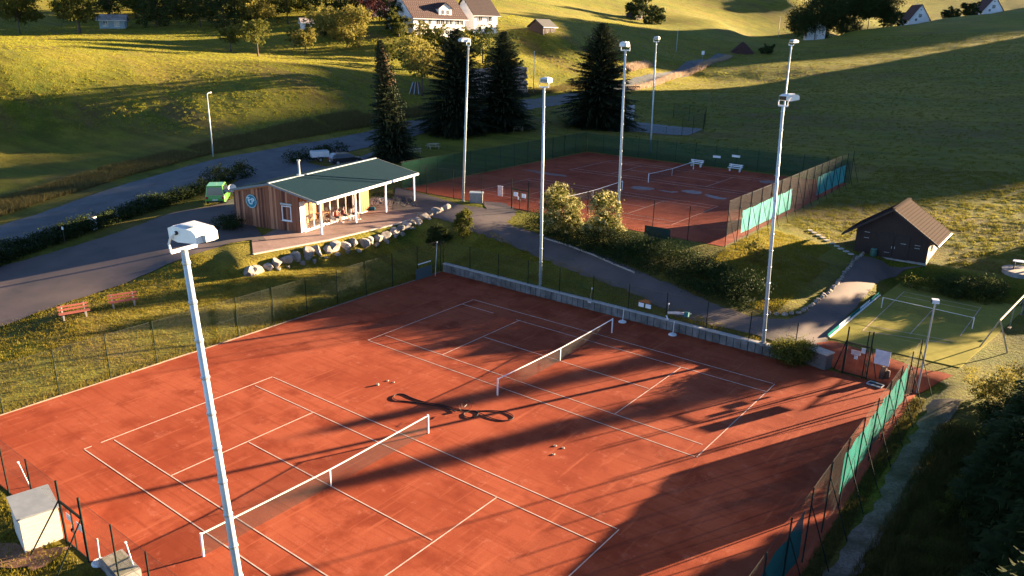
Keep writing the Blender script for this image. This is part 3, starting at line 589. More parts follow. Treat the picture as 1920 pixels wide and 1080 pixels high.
# front: white side panel, glazing bays, timber panel
MB().box((.22, WF, 1.3), (.62, .12, 2.9)).build('side_panel', M_white, club)
xs_ = [.55, 1.75, 2.95, 4.15, 5.35, 6.55, 7.7, 8.8]
for a, b in zip(xs_[:-1], xs_[1:]):
    o = MB().box(((a + b) / 2, WF + .02, 1.28), (b - a - .06, .02, 2.5)).build('glazing', M_glass, club); mb = MB()
    for x in (a, b): mb.box((x, WF, 1.3), (.07, .09, 2.62))
    for z in (.05, 2.58): mb.box(((a + b) / 2, WF - .002, z), (b - a - .075, .085, .09))
    mb.build('frame', M_white, o)
mb = MB(); planks(mb, (8.85, WF), (XR, WF), .0, 2.75, .16, .05, 1); mb.build('timber_panel', M_wood2, club)
MB().box(((.5 + XR) / 2, WF + .05, 2.82), (XR - .5, .16, .36)).build('lintel', M_wood2, club)
MB().box((5, WF - .12, .03), (9.6, .2, .1)).build('threshold', M_white, club)
# roof
x0, x1 = -.55, 16.05
for nm, ya, yb, za, zb in (('roof_front', -.12, 5.0, EV - .02, RD), ('roof_back', 10.15, 5.0, EV - .02, RD)):
    rf = MB().extr([(x0, ya, za), (x1, ya, za), (x1, yb, zb), (x0, yb, zb)], (0, 0, .10)).build(nm, M_roof, club)
    mb = MB(); sl_ = Vector((0, yb - ya, zb - za)); n = 26
    for k in range(n): p = Vector((0, ya, za)) + sl_ * ((k + .5) / n); mb.box(((x0 + x1) / 2, p.y, p.z + .106), (x1 - x0 - .06, .03, .014))
    tag(mb.build('tile_ribs', M_roof, rf), kind='stuff')
    for x in (x0 - .03, x1 + .03): MB().extr([(x - .03, ya, za - .06), (x + .03, ya, za - .06), (x + .03, ya, za + .13), (x - .03, ya, za + .13)], sl_).build('verge_board', mat('verge_metal', (.16, .18, .18), .7) if 'verge_metal' not in MAT else MAT['verge_metal'], rf)
MB().box(((x0 + x1) / 2, 5.0, RD + .13), (x1 - x0, .22, .07)).build('ridge_cap', mat('ridge_metal', (.22, .27, .29), .7), club)
MB().box(((x0 + x1) / 2, -.2, EV - .02), (x1 - x0 + .08, .14, .2)).build('gutter', M_white, club)
mb = MB()
for x in np.arange(x0 + .3, x1, .9): mb.bar((x, 0, EV - .12), (x, 5.0, RD - .12), .08, .14); mb.bar((x, 10.0, EV - .12), (x, 5.0, RD - .12), .08, .14)
tag(mb.build('rafters', M_wood2, club), kind='stuff')
for x in (.25, 5.35, 10.4, 15.7): MB().box((x, .12, 1.45), (.14, .14, 2.92)).build('porch_post', M_white, club)
for x in (12.5, 15.7): MB().box((x, 9.3, 1.45), (.14, .14, 2.92)).build('porch_post', M_wood2, club)
MB().tube([(.1, -.12, 2.9), (.1, .0, 2.7), (.1, .0, .05)], .045, 8).build('downpipe', M_steel, club)
ch = MB().tube([(5.6, 6.6, 3.5), (5.6, 6.6, 5.2)], .09, 10).build('flue_pipe', M_steel, club); MB().tube([(5.6, 6.6, 5.2), (5.6, 6.6, 5.3)], .16, 10).build('flue_cap', M_steel, ch); MB().box((5.6, 6.6, 3.85), (.4, .4, .14)).build('flashing', M_white, ch)
def on_gable(px, py):
    """point of the gable plane (local) under a surveyed pixel"""
    Ri = RC.inverted(); o = Ri @ (Vector(CAM) - FC); d = Ri @ Vector(ray(px, py)); t = (XL - .03 - o.x) / d.x; return o + d * t
c = on_gable(538, 400); window(club, (XL - .02, c.y, c.z), .95, 1.25, -math.pi / 2, M_white, M_glass, 0, .07)
MB().box((XL - .06, c.y, c.z + .82), (.1, 1.25, .14)).build('window_box', M_steel, club)
# round sign with letters
c = on_gable(472, 377); M_sign = mat('sign_teal', (.015, .17, .22), .5); sg = MB().tube([(XL - .04, c.y, c.z), (XL - .10, c.y, c.z)], .62, 40).build('sign_disc', M_sign, club)
mb = MB(); n = 40
for k in range(n):
    a0, a1 = 2 * math.pi * k / n, 2 * math.pi * (k + 1) / n
    mb.add([(XL - .112, c.y + r * math.cos(a), c.z + r * math.sin(a)) for a, r in ((a0, .60), (a1, .60), (a1, .56), (a0, .56))], [(0, 1, 2, 3)])
mb.build('sign_ring', mat('sign_white', (.55, .66, .68), .5), sg)
def letters(txt, size, parent, loc, mt, rz, name='lettering', shear=0.0):
    cu = bpy.data.curves.new('txt', 'FONT'); cu.body = txt; cu.size = size; cu.extrude = .006; cu.offset = size * .035; cu.align_x = 'CENTER'; cu.align_y = 'CENTER'; tmp = bpy.data.objects.new('txt', cu); COL.objects.link(tmp)
    dg = bpy.context.evaluated_depsgraph_get(); dg.update(); me = bpy.data.meshes.new_from_object(tmp.evaluated_get(dg)); bpy.data.objects.remove(tmp); me.materials.clear()
    o = link(name, me, mt, parent); o.location = loc; o.rotation_euler = (math.pi / 2, 0, rz); return o
for ch_, dy, dz, szz in (('T', .30, .14, .52), ('C', .06, -.06, .66), ('B', -.24, .0, .72)): letters(ch_, szz, sg, (XL - .125, c.y + dy, c.z + dz), MAT['sign_white'], -math.pi / 2, 'letter')
# satellite dish on the rear corner of the gable
mb = MB(); n = 16
for r in range(4):
    for k in range(n):
        v = []
        for rr, kk in ((r, k), (r, k + 1), (r + 1, k + 1), (r + 1, k)): R0 = .36 * rr / 4; a = 2 * math.pi * kk / n; v.append((R0 * math.cos(a), .9 * R0 * R0, R0 * math.sin(a)))
        mb.add(v, [(0, 1, 2, 3)])
ds = thing('satellite_dish', 'white satellite dish on the rear roof corner of the clubhouse', 'dish', FC + RC @ Vector((-.35, 9.4, 3.35)), math.radians(250)); mb.build('reflector', M_white, ds, True)
MB().tube([(0, .0, -.5), (0, -.12, -.1), (0, -.02, 0)], .025, 6).build('mount', M_steel, ds); MB().tube([(0, .02, -.3), (0, .42, -.05)], .012, 5).build('feed_arm', M_steel, ds)
# interior furniture seen through the glass
def table_set(loc, rz, label):
    t = thing('cafe_table', label, 'table', loc, rz); MB().box((0, 0, .73), (1.2, .7, .04)).build('tabletop', M_wood2, t)
    for sx in (-1, 1):
        for sy in (-1, 1): MB().box((sx * .52, sy * .28, .355), (.05, .05, .71)).build('leg', M_wood2, t)
def wchair(loc, rz, label, m=None):
    t = thing('chair', label, 'chair', loc, rz); m = m or M_wood2; MB().box((0, 0, .44), (.42, .42, .04)).build('seat', m, t); MB().box((0, -.2, .75), (.40, .03, .34)).build('backrest', m, t)
    for sx in (-1, 1): MB().box((sx * .18, .18, .21), (.04, .04, .42)).build('leg', m, t); MB().box((sx * .18, -.19, .3), (.04, .04, .60)).build('leg', m, t)
for i, (x, y, lab) in enumerate(((1.4, 3.3, 'wooden table inside the leftmost glass bay of the clubhouse'), (4.6, 3.4, 'wooden table inside the middle of the glass front'))):
    table_set(FC + RC @ Vector((x, y, .01)), AC, lab)
    wchair(FC + RC @ Vector((x - .1, y - .75, .01)), AC, 'wooden chair in front of the ' + ('table in the leftmost glass bay' if i == 0 else 'table in the middle glass bays'))
# terrace paving and boulder wall
tp = [(-27.35, 15.2), (-26.35, 22.0), (-26.25, 30.0), (-27.1, 36.6), (-33.2, 38.2), (-36.8, 37.0), (-33.2, 22.2), (-31.0, 17.6)]
tag(MB().prism(tp, 2.3, 2.655).build('terrace', M_terr), kind='structure')
mb = MB()
for a, b in zip(tp[:3], tp[1:4]):
    a, b = Vector((*a, 2.66)), Vector((*b, 2.66)); mb.bar(a, b, .22, .09)
te_ = mb.build('terrace_kerb', mat('kerb_pale', (.42, .34, .28), .9, (.5, .42, .35), 3)); tag(te_, 'pale edging slabs along the front of the clubhouse terrace', 'kerb')
M_stone = mat('boulder', (.22, .195, .17), .92, (.36, .315, .275), 3.0, 7, bump=.06, bscale=5, col3=(.15, .13, .105), scale3=2.2, rand=.3)
def boulder(seed):
    bm = bmesh.new(); bmesh.ops.create_icosphere(bm, subdivisions=2, radius=.5); rs = np.random.default_rng(seed); ax = rs.normal(size=(11, 3)); ax /= np.linalg.norm(ax, axis=1)[:, None]; cut = rs.uniform(.20, .36, 11)
    for v in bm.verts:
        p = np.array(v.co)
        for a, c_ in zip(ax, cut):
            d = p @ a
            if d > c_: p = p - a * (d - c_) * .97
        v.co = Vector(p * (1 + rs.uniform(-.03, .03)))
    me = bpy.data.meshes.new('stone'); bm.to_mesh(me); bm.free(); me.materials.append(M_stone); return me
BO = [boulder(i) for i in range(6)]
sw = thing('boulder_wall', 'row of pale boulders holding up the front of the clubhouse terrace', 'stone wall', (-26.5, 24, 2.0))
line = [(-25.6, 13.2), (-25.75, 16.5), (-25.7, 20), (-25.55, 25), (-25.55, 30), (-26.1, 34.5), (-26.5, 37.2)]
ls = [Vector(p) for p in line]; tot = [0]
for a, b in zip(ls[:-1], ls[1:]): tot.append(tot[-1] + (b - a).length)
s_, k = 0.3, 0
while s_ < tot[-1] - .3:
    i = max(j for j in range(len(tot)) if tot[j] <= s_); i = min(i, len(ls) - 2); q = ls[i].lerp(ls[i + 1], (s_ - tot[i]) / (tot[i + 1] - tot[i])); sz = random.uniform(1.0, 1.6); o = link('stone', BO[k % 6], None, sw)
    z = gz(q.x, q.y); o.location = Vector((q.x + random.uniform(-.08, .08), q.y, max(z + .06, 1.92))) - Vector((-26.5, 24, 2.0)); o.scale = (sz * .9, sz, sz * random.uniform(.75, .95)); o.rotation_euler = (random.uniform(-.4, .4), random.uniform(-.4, .4), random.uniform(0, 6)); s_ += sz * random.uniform(.62, .80); k += 1
for k in range(16):
    q = Vector((-25.2 + random.uniform(-.1, .1), 16 + k * 1.15 + random.uniform(-.3, .3))); o = link('stone', BO[(k + 3) % 6], None, sw); sz = random.uniform(.4, .75); o.location = Vector((q.x, q.y, gz(q.x, q.y) + .1)) - Vector((-26.5, 24, 2.0)); o.scale = (sz, sz, sz * .8); o.rotation_euler = (random.uniform(-.4, .4), 0, random.uniform(0, 6))
# ---------------------------------------------------------------- brown garden shed
M_tile = mat('brown_shingles', (.034, .018, .014), .95, (.022, .012, .010), 5, 6, bump=.012, bscale=12, spec=.03)
sx0, sx1, sy0, sy1 = 8.75, 14.6, 51.9, 56.6; zb = gz(12, 52) - .02; hw_, ap = 2.35, 4.35; xm = (sx0 + sx1) / 2 - .1
shed = thing('garden_shed', 'dark brown timber shed with brown gabled roof and double door', 'shed', (sx0, sy0, zb)); Wd = sx1 - sx0; Dp = sy1 - sy0; xm -= sx0
gab = lambda x: hw_ + (ap - hw_) * (x / xm if x < xm else (Wd - x) / (Wd - xm))
for nm, y, th in (('front_wall', 0, .12), ('rear_wall', Dp - .12, .12)):
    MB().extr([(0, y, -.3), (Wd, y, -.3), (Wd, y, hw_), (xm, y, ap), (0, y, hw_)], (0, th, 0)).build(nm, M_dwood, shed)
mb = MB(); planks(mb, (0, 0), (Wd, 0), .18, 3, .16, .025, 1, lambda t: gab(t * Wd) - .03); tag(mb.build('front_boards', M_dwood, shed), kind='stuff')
MB().box((.06, Dp / 2, hw_ / 2 - .15), (.12, Dp - .25, hw_ + .3)).build('side_wall', M_dwood, shed); MB().box((Wd - .06, Dp / 2, hw_ / 2 - .15), (.12, Dp - .25, hw_ + .3)).build('side_wall', mat('shed_side_lit', (.30, .20, .15), .8, (.22, .14, .10), 3, 5, stretch=(4, 4, .5)), shed)  # right wall is a paler copy of the boards: sunlight put into its colour
MB().box((Wd / 2, Dp / 2, .08), (Wd + .1, Dp + .1, .2)).build('plinth', M_conc, shed)
for s in (-1, 1):
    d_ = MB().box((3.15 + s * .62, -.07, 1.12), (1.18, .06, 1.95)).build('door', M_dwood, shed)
    for z in (.35, 1.85): MB().box((3.15 + s * .62, -.11, z), (1.1, .025, .13)).build('ledge', M_dwood, d_)
    MB().box((3.15 + s * .12, -.125, 1.1), (.04, .05, .2)).build('handle', M_steel, d_)
MB().box((3.15, -.06, 2.16), (2.6, .07, .12)).build('door_lintel', M_dwood, shed)
for x, z in ((.9, 1.6), (.9, 2.1), (5.0, 1.35), (5.0, 1.6), (2.7, .6), (3.9, 1.55)): MB().box((x, -.12, z), (.42, .015, .035)).build('vent_slot', M_steel, shed)
for side, xa, za in (('roof_left', -1.05, hw_ - 1.05 * (ap - hw_) / xm), ('roof_right', Wd + .75, hw_ - .75 * (ap - hw_) / (Wd - xm))):
    rf = MB().extr([(xa, -.75, za + .06), (xa, Dp + .55, za + .06), (xm, Dp + .55, ap + .06), (xm, -.75, ap + .06)], (0, 0, .12)).build(side, M_tile, shed); mb = MB(); n = 16
    for k in range(n): t_ = (k + .5) / n; mb.box((xa + (xm - xa) * t_, Dp / 2 - .1, za + (ap - za) * t_ + .195), (.05, Dp + 1.28, .03))
    tag(mb.build('shingle_rows', M_tile, rf), kind='stuff')
    for y in (-.78, Dp + .58): MB().extr([(xa, y - .025, za - .02), (xa, y - .025, za + .2), (xm, y - .025, ap + .2), (xm, y - .025, ap - .02)], (0, .05, 0)).build('bargeboard', M_dwood if y < 0 else M_tile, rf)
MB().box((xm, Dp / 2 - .1, ap + .21), (.26, Dp + 1.3, .06)).build('ridge_cap', M_tile, shed)
zg = hw_ - .75 * (ap - hw_) / (Wd - xm) + .06; MB().tube([(Wd + .8, -.75, zg), (Wd + .8, Dp + .5, zg)], .06, 6).build('gutter', M_white, shed)
window(shed, (Wd + .0, 1.6, 1.5), .7, .8, math.pi / 2, M_dwood, M_pane, 1)
wb = thing('water_butt', 'small dark green barrel with pale lid beside the door of the brown shed', 'barrel', (sx0 + 1.75, sy0 - .45, zb + .02)); MB().tube([(0, 0, 0), (0, 0, .3), (0, 0, .6), (0, 0, .75)], [.25, .29, .28, .24], 14).build('drum', mat('barrel_green', (.03, .09, .07), .5), wb, True); MB().tube([(0, 0, .755), (0, 0, .80)], .26, 14).build('lid', mat('lid_green', (.12, .24, .2), .5), wb)
# ---------------------------------------------------------------- houses beyond the meadow
M_plast = mat('plaster_white', (.74, .72, .69), .85, (.66, .64, .61), .8, 5, bump=.004)
M_rtile = mat('red_brown_tiles', (.065, .034, .030), .9, (.045, .025, .024), 1.5, 5, bump=.02, bscale=5)
def house(name, label, loc, rz, L, Dp, hw_, rise, wins=(), over=.7, wall=None, roofm=None, chimney=True, dormer=None, cat='house', dots=False, doors=(), gable_wins=()):
    """ridge along local x; the front (y=0) faces local -y"""
    wall = wall or M_plast; roofm = roofm or M_rtile; t = thing(name, label, cat, loc, rz)
    MB().extr([(0, 0, -2.5), (0, Dp, -2.5), (0, Dp, hw_), (0, Dp / 2, hw_ + rise), (0, 0, hw_)], (L, 0, 0)).build('wall', wall, t)
    for s, ya in ((-1, -over), (1, Dp + over)):
        za = hw_ - over * rise / (Dp / 2); rf = MB().extr([(-over, ya, za + .04), (L + over, ya, za + .04), (L + over, Dp / 2, hw_ + rise + .04), (-over, Dp / 2, hw_ + rise + .04)], (0, 0, .22)).build('roof', roofm, t); mb = MB(); n = int(Dp * 1.3); sl_ = Vector((0, Dp / 2 - ya, hw_ + rise - za))
        for k in range(n): p = Vector((0, ya, za)) + sl_ * ((k + .5) / n); mb.box((L / 2, p.y, p.z + .28), (L + 2 * over - .1, .08, .06))
        tag(mb.build('tile_rows', roofm, rf), kind='stuff'); MB().tube([(-over, ya - .08, za + .05), (L + over, ya - .08, za + .05)], .09, 6).build('gutter', M_white, rf)
        if dots and s == -1:
            mb = MB()
            for r in range(9):
                for c2 in range(26):
                    p = Vector((0, ya, za)) + sl_ * ((r + .4) / 9.5); x = -over + .5 + (L + 2 * over - 1) * (c2 + (.5 if r % 2 else 0)) / 26; mb.box((x, p.y, p.z + .33), (.22, .12, .1))
            tag(mb.build('snow_guards', mat('snow_guard', (.20, .16, .15), .8), rf), kind='stuff')
        if chimney and s == 1: MB().box((L * .35, Dp * .5 + 1.0, hw_ + rise + .3), (.8, .8, 2.0)).build('chimney', mat('chimney', (.30, .2, .16), .9), rf)
    for x, z, w_, h_, b_ in wins: window(t, (x, -.02, z), w_, h_, 0, M_white, M_pane, b_, .08)
    for y, z, w_, h_ in gable_wins: window(t, (-.02, y, z), w_, h_, -math.pi / 2, M_white, M_pane, 1, .08)
    for x, w_, h_ in doors: d_ = MB().box((x, -.05, h_ / 2), (w_, .08, h_)).build('door', M_dwood, t); MB().box((x + w_ * .35, -.11, h_ * .48), (.06, .06, .18)).build('handle', M_steel, d_)
    if dormer:
        x, w_, zt = dormer; y0 = .35; dm = MB().extr([(x - w_ / 2, y0, hw_ - .2), (x + w_ / 2, y0, hw_ - .2), (x + w_ / 2, y0, hw_ + zt), (x, y0, hw_ + zt + 1.25), (x - w_ / 2, y0, hw_ + zt)], (0, Dp * .4, 0)).build('dormer', wall, t)
        for s in (-1, 1): window(dm, (x + s * w_ * .2, y0 - .02, hw_ + zt * .55), .9, 1.15, 0, M_white, M_pane, 1, .08, False)
        for s in (-1, 1): MB().extr([(x + s * (w_ / 2 + .35), y0 - .4, hw_ + zt - .25), (x + s * (w_ / 2 + .35), y0 + Dp * .4, hw_ + zt - .25), (x, y0 + Dp * .4, hw_ + zt + 1.3), (x, y0 - .4, hw_ + zt + 1.3)], (0, 0, .15)).build('dormer_roof', roofm, dm)
    return t
q = hit(776, 66); na = math.radians(352); rzh = na + math.pi / 2     # local -y = facade normal
house('white_house', 'large white farmhouse with brown tiled roof, dormer and rows of windows', q - Vector((0, 0, .3)), rzh, 17.6, 11, 5.0, 5.2,
      wins=[(x, z, 1.15, 1.25, 1) for z in (1.15, 3.75) for x in (8.2, 9.6, 11.2, 12.6, 15.0, 16.4)] + [(3.2, 3.6, 1.0, 1.0, 0), (5.4, 3.7, 1.0, 1.2, 1), (1.8, 1.2, 1.0, 1.2, 1), (5.2, 1.1, 1.0, 1.2, 1)], dormer=(11.0, 4.4, 2.3), dots=True, gable_wins=[(5.5, 1.5, 1.1, 1.2), (5.5, 4.2, 1.1, 1.2)])
q = Vector(atd(889, 45, 226)); house('white_house', 'white house with dark roof and ribbon dormer behind the right end of the farmhouse', Vector((q.x, q.y, gz(q.x, q.y) - .2)), rzh - .1, 8.5, 10, 5.6, 4.5, wins=[(2.2, 4.2, 1.2, 1.2, 1), (5.8, 4.2, 1.2, 1.2, 1), (5.8, 1.4, 1.2, 1.2, 1), (2.0, 1.4, 1.2, 1.2, 1)], roofm=mat('dark_tiles', (.05, .03, .03), .85, (.035, .022, .022), 2))
q = Vector(atd(700, 36, 232)); house('white_house', 'white house with red brown roof half hidden behind trees left of the farmhouse', Vector((q.x, q.y, gz(q.x, q.y) - .2)), rzh - .25, 10, 9, 5.0, 4, wins=[(2, 3.6, 1, 1.2, 1), (4.8, 3.6, 1, 1.2, 1), (8, 3.6, 1, 1.2, 1), (8, 1.2, 1, 1.2, 1)], doors=[(4, 1.2, 2.1)])
q = hit(1018, 66); house('field_barn', 'small dark timber barn with open side standing alone in the field', q - Vector((0, 0, .1)), rzh + .12, 6.4, 5.5, 2.6, 1.9, wall=M_dwood, roofm=mat('barn_roof', (.055, .055, .055), .8, (.04, .04, .042), 2), chimney=False, over=.5, cat='barn', doors=[(4.4, 1.5, 2.0), (1.6, 1.2, 1.9)])
q = Vector(atd(1190, 42, 352)); house('field_hut', 'low dark hut beside a tree in the far shaded field', Vector((q.x, q.y, gz(q.x, q.y))), rzh, 8, 5, 2.4, 1.3, wall=M_dwood, roofm=MAT['barn_roof'], chimney=False, over=.4, cat='hut')
def gable_house(px, py, dep, label, W_, hw_, rise, Dp):
    q = Vector(atd(px, py, dep)); z = q.z; az = math.atan2(CAM[1] - q.y, CAM[0] - q.x) + .35; t = thing('gable_house', label, 'house', (q.x, q.y, z), az + math.pi / 2); h2 = W_ / 2   # local -y faces the camera
    MB().extr([(-h2, 0, -6), (h2, 0, -6), (h2, 0, hw_), (0, 0, hw_ + rise), (-h2, 0, hw_)], (0, Dp, 0)).build('wall', M_plast, t)
    for s in (-1, 1): rf = MB().extr([(s * (h2 + .6), -.8, hw_ - .6 * rise / h2 + .05), (s * (h2 + .6), Dp + .6, hw_ - .6 * rise / h2 + .05), (0, Dp + .6, hw_ + rise + .05), (0, -.8, hw_ + rise + .05)], (0, 0, .2)).build('roof', M_rtile, t)
    MB().box((.6, Dp * .6, hw_ + rise), (.7, .7, 1.6)).build('chimney', M_white, rf)
    window(t, (0, -.02, hw_ + rise * .25), 1.5, 1.6, 0, M_dwood, M_pane, 1, .08); window(t, (0, -.02, hw_ + rise * .65), .7, .7, 0, M_white, M_pane, 0, .08); window(t, (-1.8, -.02, hw_ * .4), 1.1, 1.2, 0, M_white, M_pane, 1, .08)
gable_house(1724, 38, 412, 'white gabled house with dark red roof behind the hill crest', 10.0, .6, 7.2, 14)
gable_house(1862, 20, 425, 'farther white gabled house at the top right corner behind the crest', 9.6, .5, 6.6, 16)
q = Vector(atd(1548, 60, 352)); house('low_house', 'low white house under the dark trees on the hill crest', Vector((q.x, q.y, q.z - 1.2)), rzh + .55, 12, 8, 3.2, 2.5, wins=[(3, 1.8, 1, 1, 1), (8, 1.8, 1, 1, 1)], chimney=False)
q = Vector(atd(183, 24, 200)); house('glass_house', 'pale blue garden house behind the trees at the top left', Vector((q.x, q.y, gz(q.x, q.y))), rzh - .5, 6, 4, 2.4, 1.0, wall=mat('blue_wall', (.28, .36, .38), .6, (.2, .28, .32), 2), roofm=M_conc, chimney=False, cat='hut', wins=[(1.5, 1.3, 1.2, 1.2, 1), (4.2, 1.3, 1.2, 1.2, 1)])
q = Vector(atd(567, 50, 205)); house('garden_hut', 'tiny white garden hut among the orchard trees', Vector((q.x, q.y, gz(q.x, q.y))), rzh - .3, 2.6, 2.4, 2.2, .8, chimney=False, over=.5, cat='hut', roofm=mat('pale_roof', (.5, .42, .36), .8), doors=[(1.3, .9, 1.9)])
# ---------------------------------------------------------------- practice wall and small rear court
tag(strip('practice_court', [pair((1135, 241), (1145, 247)), pair((1190, 230), (1190, 247)), pair((1260, 237), (1255, 253)), pair((1318, 242), (1290, 254))], mat('grey_court', (.13, .145, .15), .8, (.16, .175, .18), 2), .06, .8), kind='structure')
a, b = hit(1133, 240), hit(1188, 228); d = b - a; pw = thing('practice_wall', 'pale grey tennis practice wall with a white net line below the big conifer', 'wall', (a.x, a.y, min(a.z, b.z) - .1), math.atan2(d.y, d.x)); L = math.hypot(d.x, d.y)
MB().box((L / 2, .1, 1.7), (L, .2, 3.5)).build('panel', mat('practice_wall', (.40, .385, .37), .85, (.33, .32, .31), 1.2), pw); MB().box((L / 2, -.006, 1.0), (L, .012, .09)).build('net_line', M_white, pw)
pts = [hit(*p) for p in ((1192, 246), (1278, 254), (1318, 247), (1322, 232), (1262, 222))]
for i, lab in enumerate(('dark fence along the near side of the small grey practice court', 'dark fence at the right end of the practice court', 'dark fence at the rear corner of the practice court', 'dark fence behind the practice court')):
    a, b = pts[i], pts[i + 1]; fence('chain_link_fence', lab, (a.x, a.y), (b.x, b.y), 3.0 if i else 1.2, max(1, int((b - a).length / 3)), z=min(a.z, b.z), sp=.12, wr=.004)
# ---------------------------------------------------------------- plants
def leafm(name, a, b, tr=.35, rand=.12): return mat(name, a, .7, b, 1.3, 3, spec=.04, trans=tr, rand=rand, contrast=.9)
L_con = leafm('needles', (.032, .046, .024), (.055, .064, .030), .2)
L_cone = leafm('cone_needles', (.10, .045, .025), (.05, .045, .018), .15)
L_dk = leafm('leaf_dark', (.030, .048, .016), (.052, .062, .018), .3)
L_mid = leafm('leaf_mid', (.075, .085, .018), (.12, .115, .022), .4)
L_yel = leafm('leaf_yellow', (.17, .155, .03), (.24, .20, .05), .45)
L_pale = leafm('leaf_pale', (.26, .24, .08), (.44, .40, .18), .4)
L_red = leafm('leaf_purple', (.05, .016, .018), (.08, .025, .022), .3)
L_hedge = leafm('leaf_hedge', (.018, .030, .010), (.032, .044, .013), .2)
M_bark = mat('bark', (.07, .05, .035), .95, (.11, .08, .055), 5, 5, bump=.02, stretch=(2, 2, .5))
def gzv(x, y):
    i = np.clip(np.searchsorted(XS, x) - 1, 0, len(XS) - 2); j = np.clip(np.searchsorted(YS, y) - 1, 0, len(YS) - 2)
    u = (x - XS[i]) / (XS[i + 1] - XS[i]); v = (y - YS[j]) / (YS[j + 1] - YS[j])
    return (GZ[j, i] * (1 - u) + GZ[j, i + 1] * u) * (1 - v) + (GZ[j + 1, i] * (1 - u) + GZ[j + 1, i + 1] * u) * v
def leaves(seed, blobs, n, size, clump=28, fill=.55, droop=0.0, spread=.17):
    """n leaf quads in clumps spread through ellipsoid blobs (cx, cy, cz, rx, ry, rz)"""
    rs = np.random.default_rng(seed); B = np.array(blobs, float); wgt = (B[:, 3] * B[:, 4] * B[:, 5]) ** .67; wgt /= wgt.sum(); nc = max(6, n // clump)
    bi = rs.choice(len(B), nc, p=wgt); d = rs.normal(size=(nc, 3)); d /= np.linalg.norm(d, axis=1)[:, None]; r = fill + (1 - fill) * rs.random(nc) ** .6
    r *= rs.uniform(.82, 1.12, nc); cc = B[bi, :3] + d * r[:, None] * B[bi, 3:]; R_ = B[bi, 3:].mean(axis=1)
    ci = rs.integers(0, nc, n); cs = rs.uniform(.6, 1.5, nc); p = cc[ci] + rs.normal(size=(n, 3)) * (spread * R_[ci] * cs[ci])[:, None] * np.array([1, 1, .75]); p[:, 2] -= droop * rs.random(n)
    nd = d[ci] * .6 + rs.normal(size=(n, 3)) * .7 + np.array([0, 0, .25]); nd /= np.linalg.norm(nd, axis=1)[:, None]
    t = np.cross(nd, rs.normal(size=(n, 3))); t /= np.linalg.norm(t, axis=1)[:, None] + 1e-9; b = np.cross(nd, t); s = size * rs.uniform(.55, 1.35, n)[:, None]
    return np.stack([p - t * s * .5, p - b * s * .28, p + t * s * .5, p + b * s * .28], 1)
def tree(name, label, loc, h, blobs, lm, n, size, group=None, trunk=.16, seed=1, cat='tree', droop=0.0, clump=28, fill=.5, lean=(0, 0), trunk_h=None, spread=.17, limbs=True):
    """blobs are in fractions of h around the foot of the trunk"""
    t = thing(name, label, cat, loc, 0, group); rs = random.Random(seed); bl = [tuple(v * h for v in b) for b in blobs]; th = (trunk_h or .45) * h; mb = MB()
    top = Vector((lean[0] * h, lean[1] * h, th)); mb.tube([(0, 0, -.3), (top.x * .3, top.y * .3, th * .35), (top.x * .7, top.y * .7, th * .7), top], [trunk * 1.3, trunk, trunk * .85, trunk * .7], 8)
    mb.build('trunk', M_bark, t, True)
    if limbs:
        for b in bl[:9]:
            c = Vector(b[:3]); s = top * rs.uniform(.65, 1.0); m_ = (s + c) / 2 + Vector((rs.uniform(-.1, .1) * h * .3, rs.uniform(-.1, .1) * h * .3, .02 * h)); MB().tube([s, m_, c], [trunk * .55, trunk * .35, trunk * .12], 6).build('branch', M_bark, t, True)
    link('crown', quads_mesh('crown', leaves(seed, bl, n, size, clump, fill, droop, spread), lm), None, t); return t
def rnd_blobs(seed, rx, z0, z1, k, r0=.16, r1=.24, cx=0, cy=0):
    rs = random.Random(seed); out = [(cx, cy, (z0 + z1) / 2, rx * .75, rx * .75, (z1 - z0) * .42)]
    for i in range(k):
        a = i * 2.4 + rs.uniform(-.4, .4); zz = z0 + (z1 - z0) * rs.random(); f = math.sqrt(max(.1, 1 - ((zz - (z0 + z1) / 2) / ((z1 - z0) * .62)) ** 2)); R0 = rx * f * rs.uniform(.6, .95); r = rs.uniform(r0, r1)
        out.append((cx + R0 * math.cos(a), cy + R0 * math.sin(a), zz, r, r, r * .8))
    return out
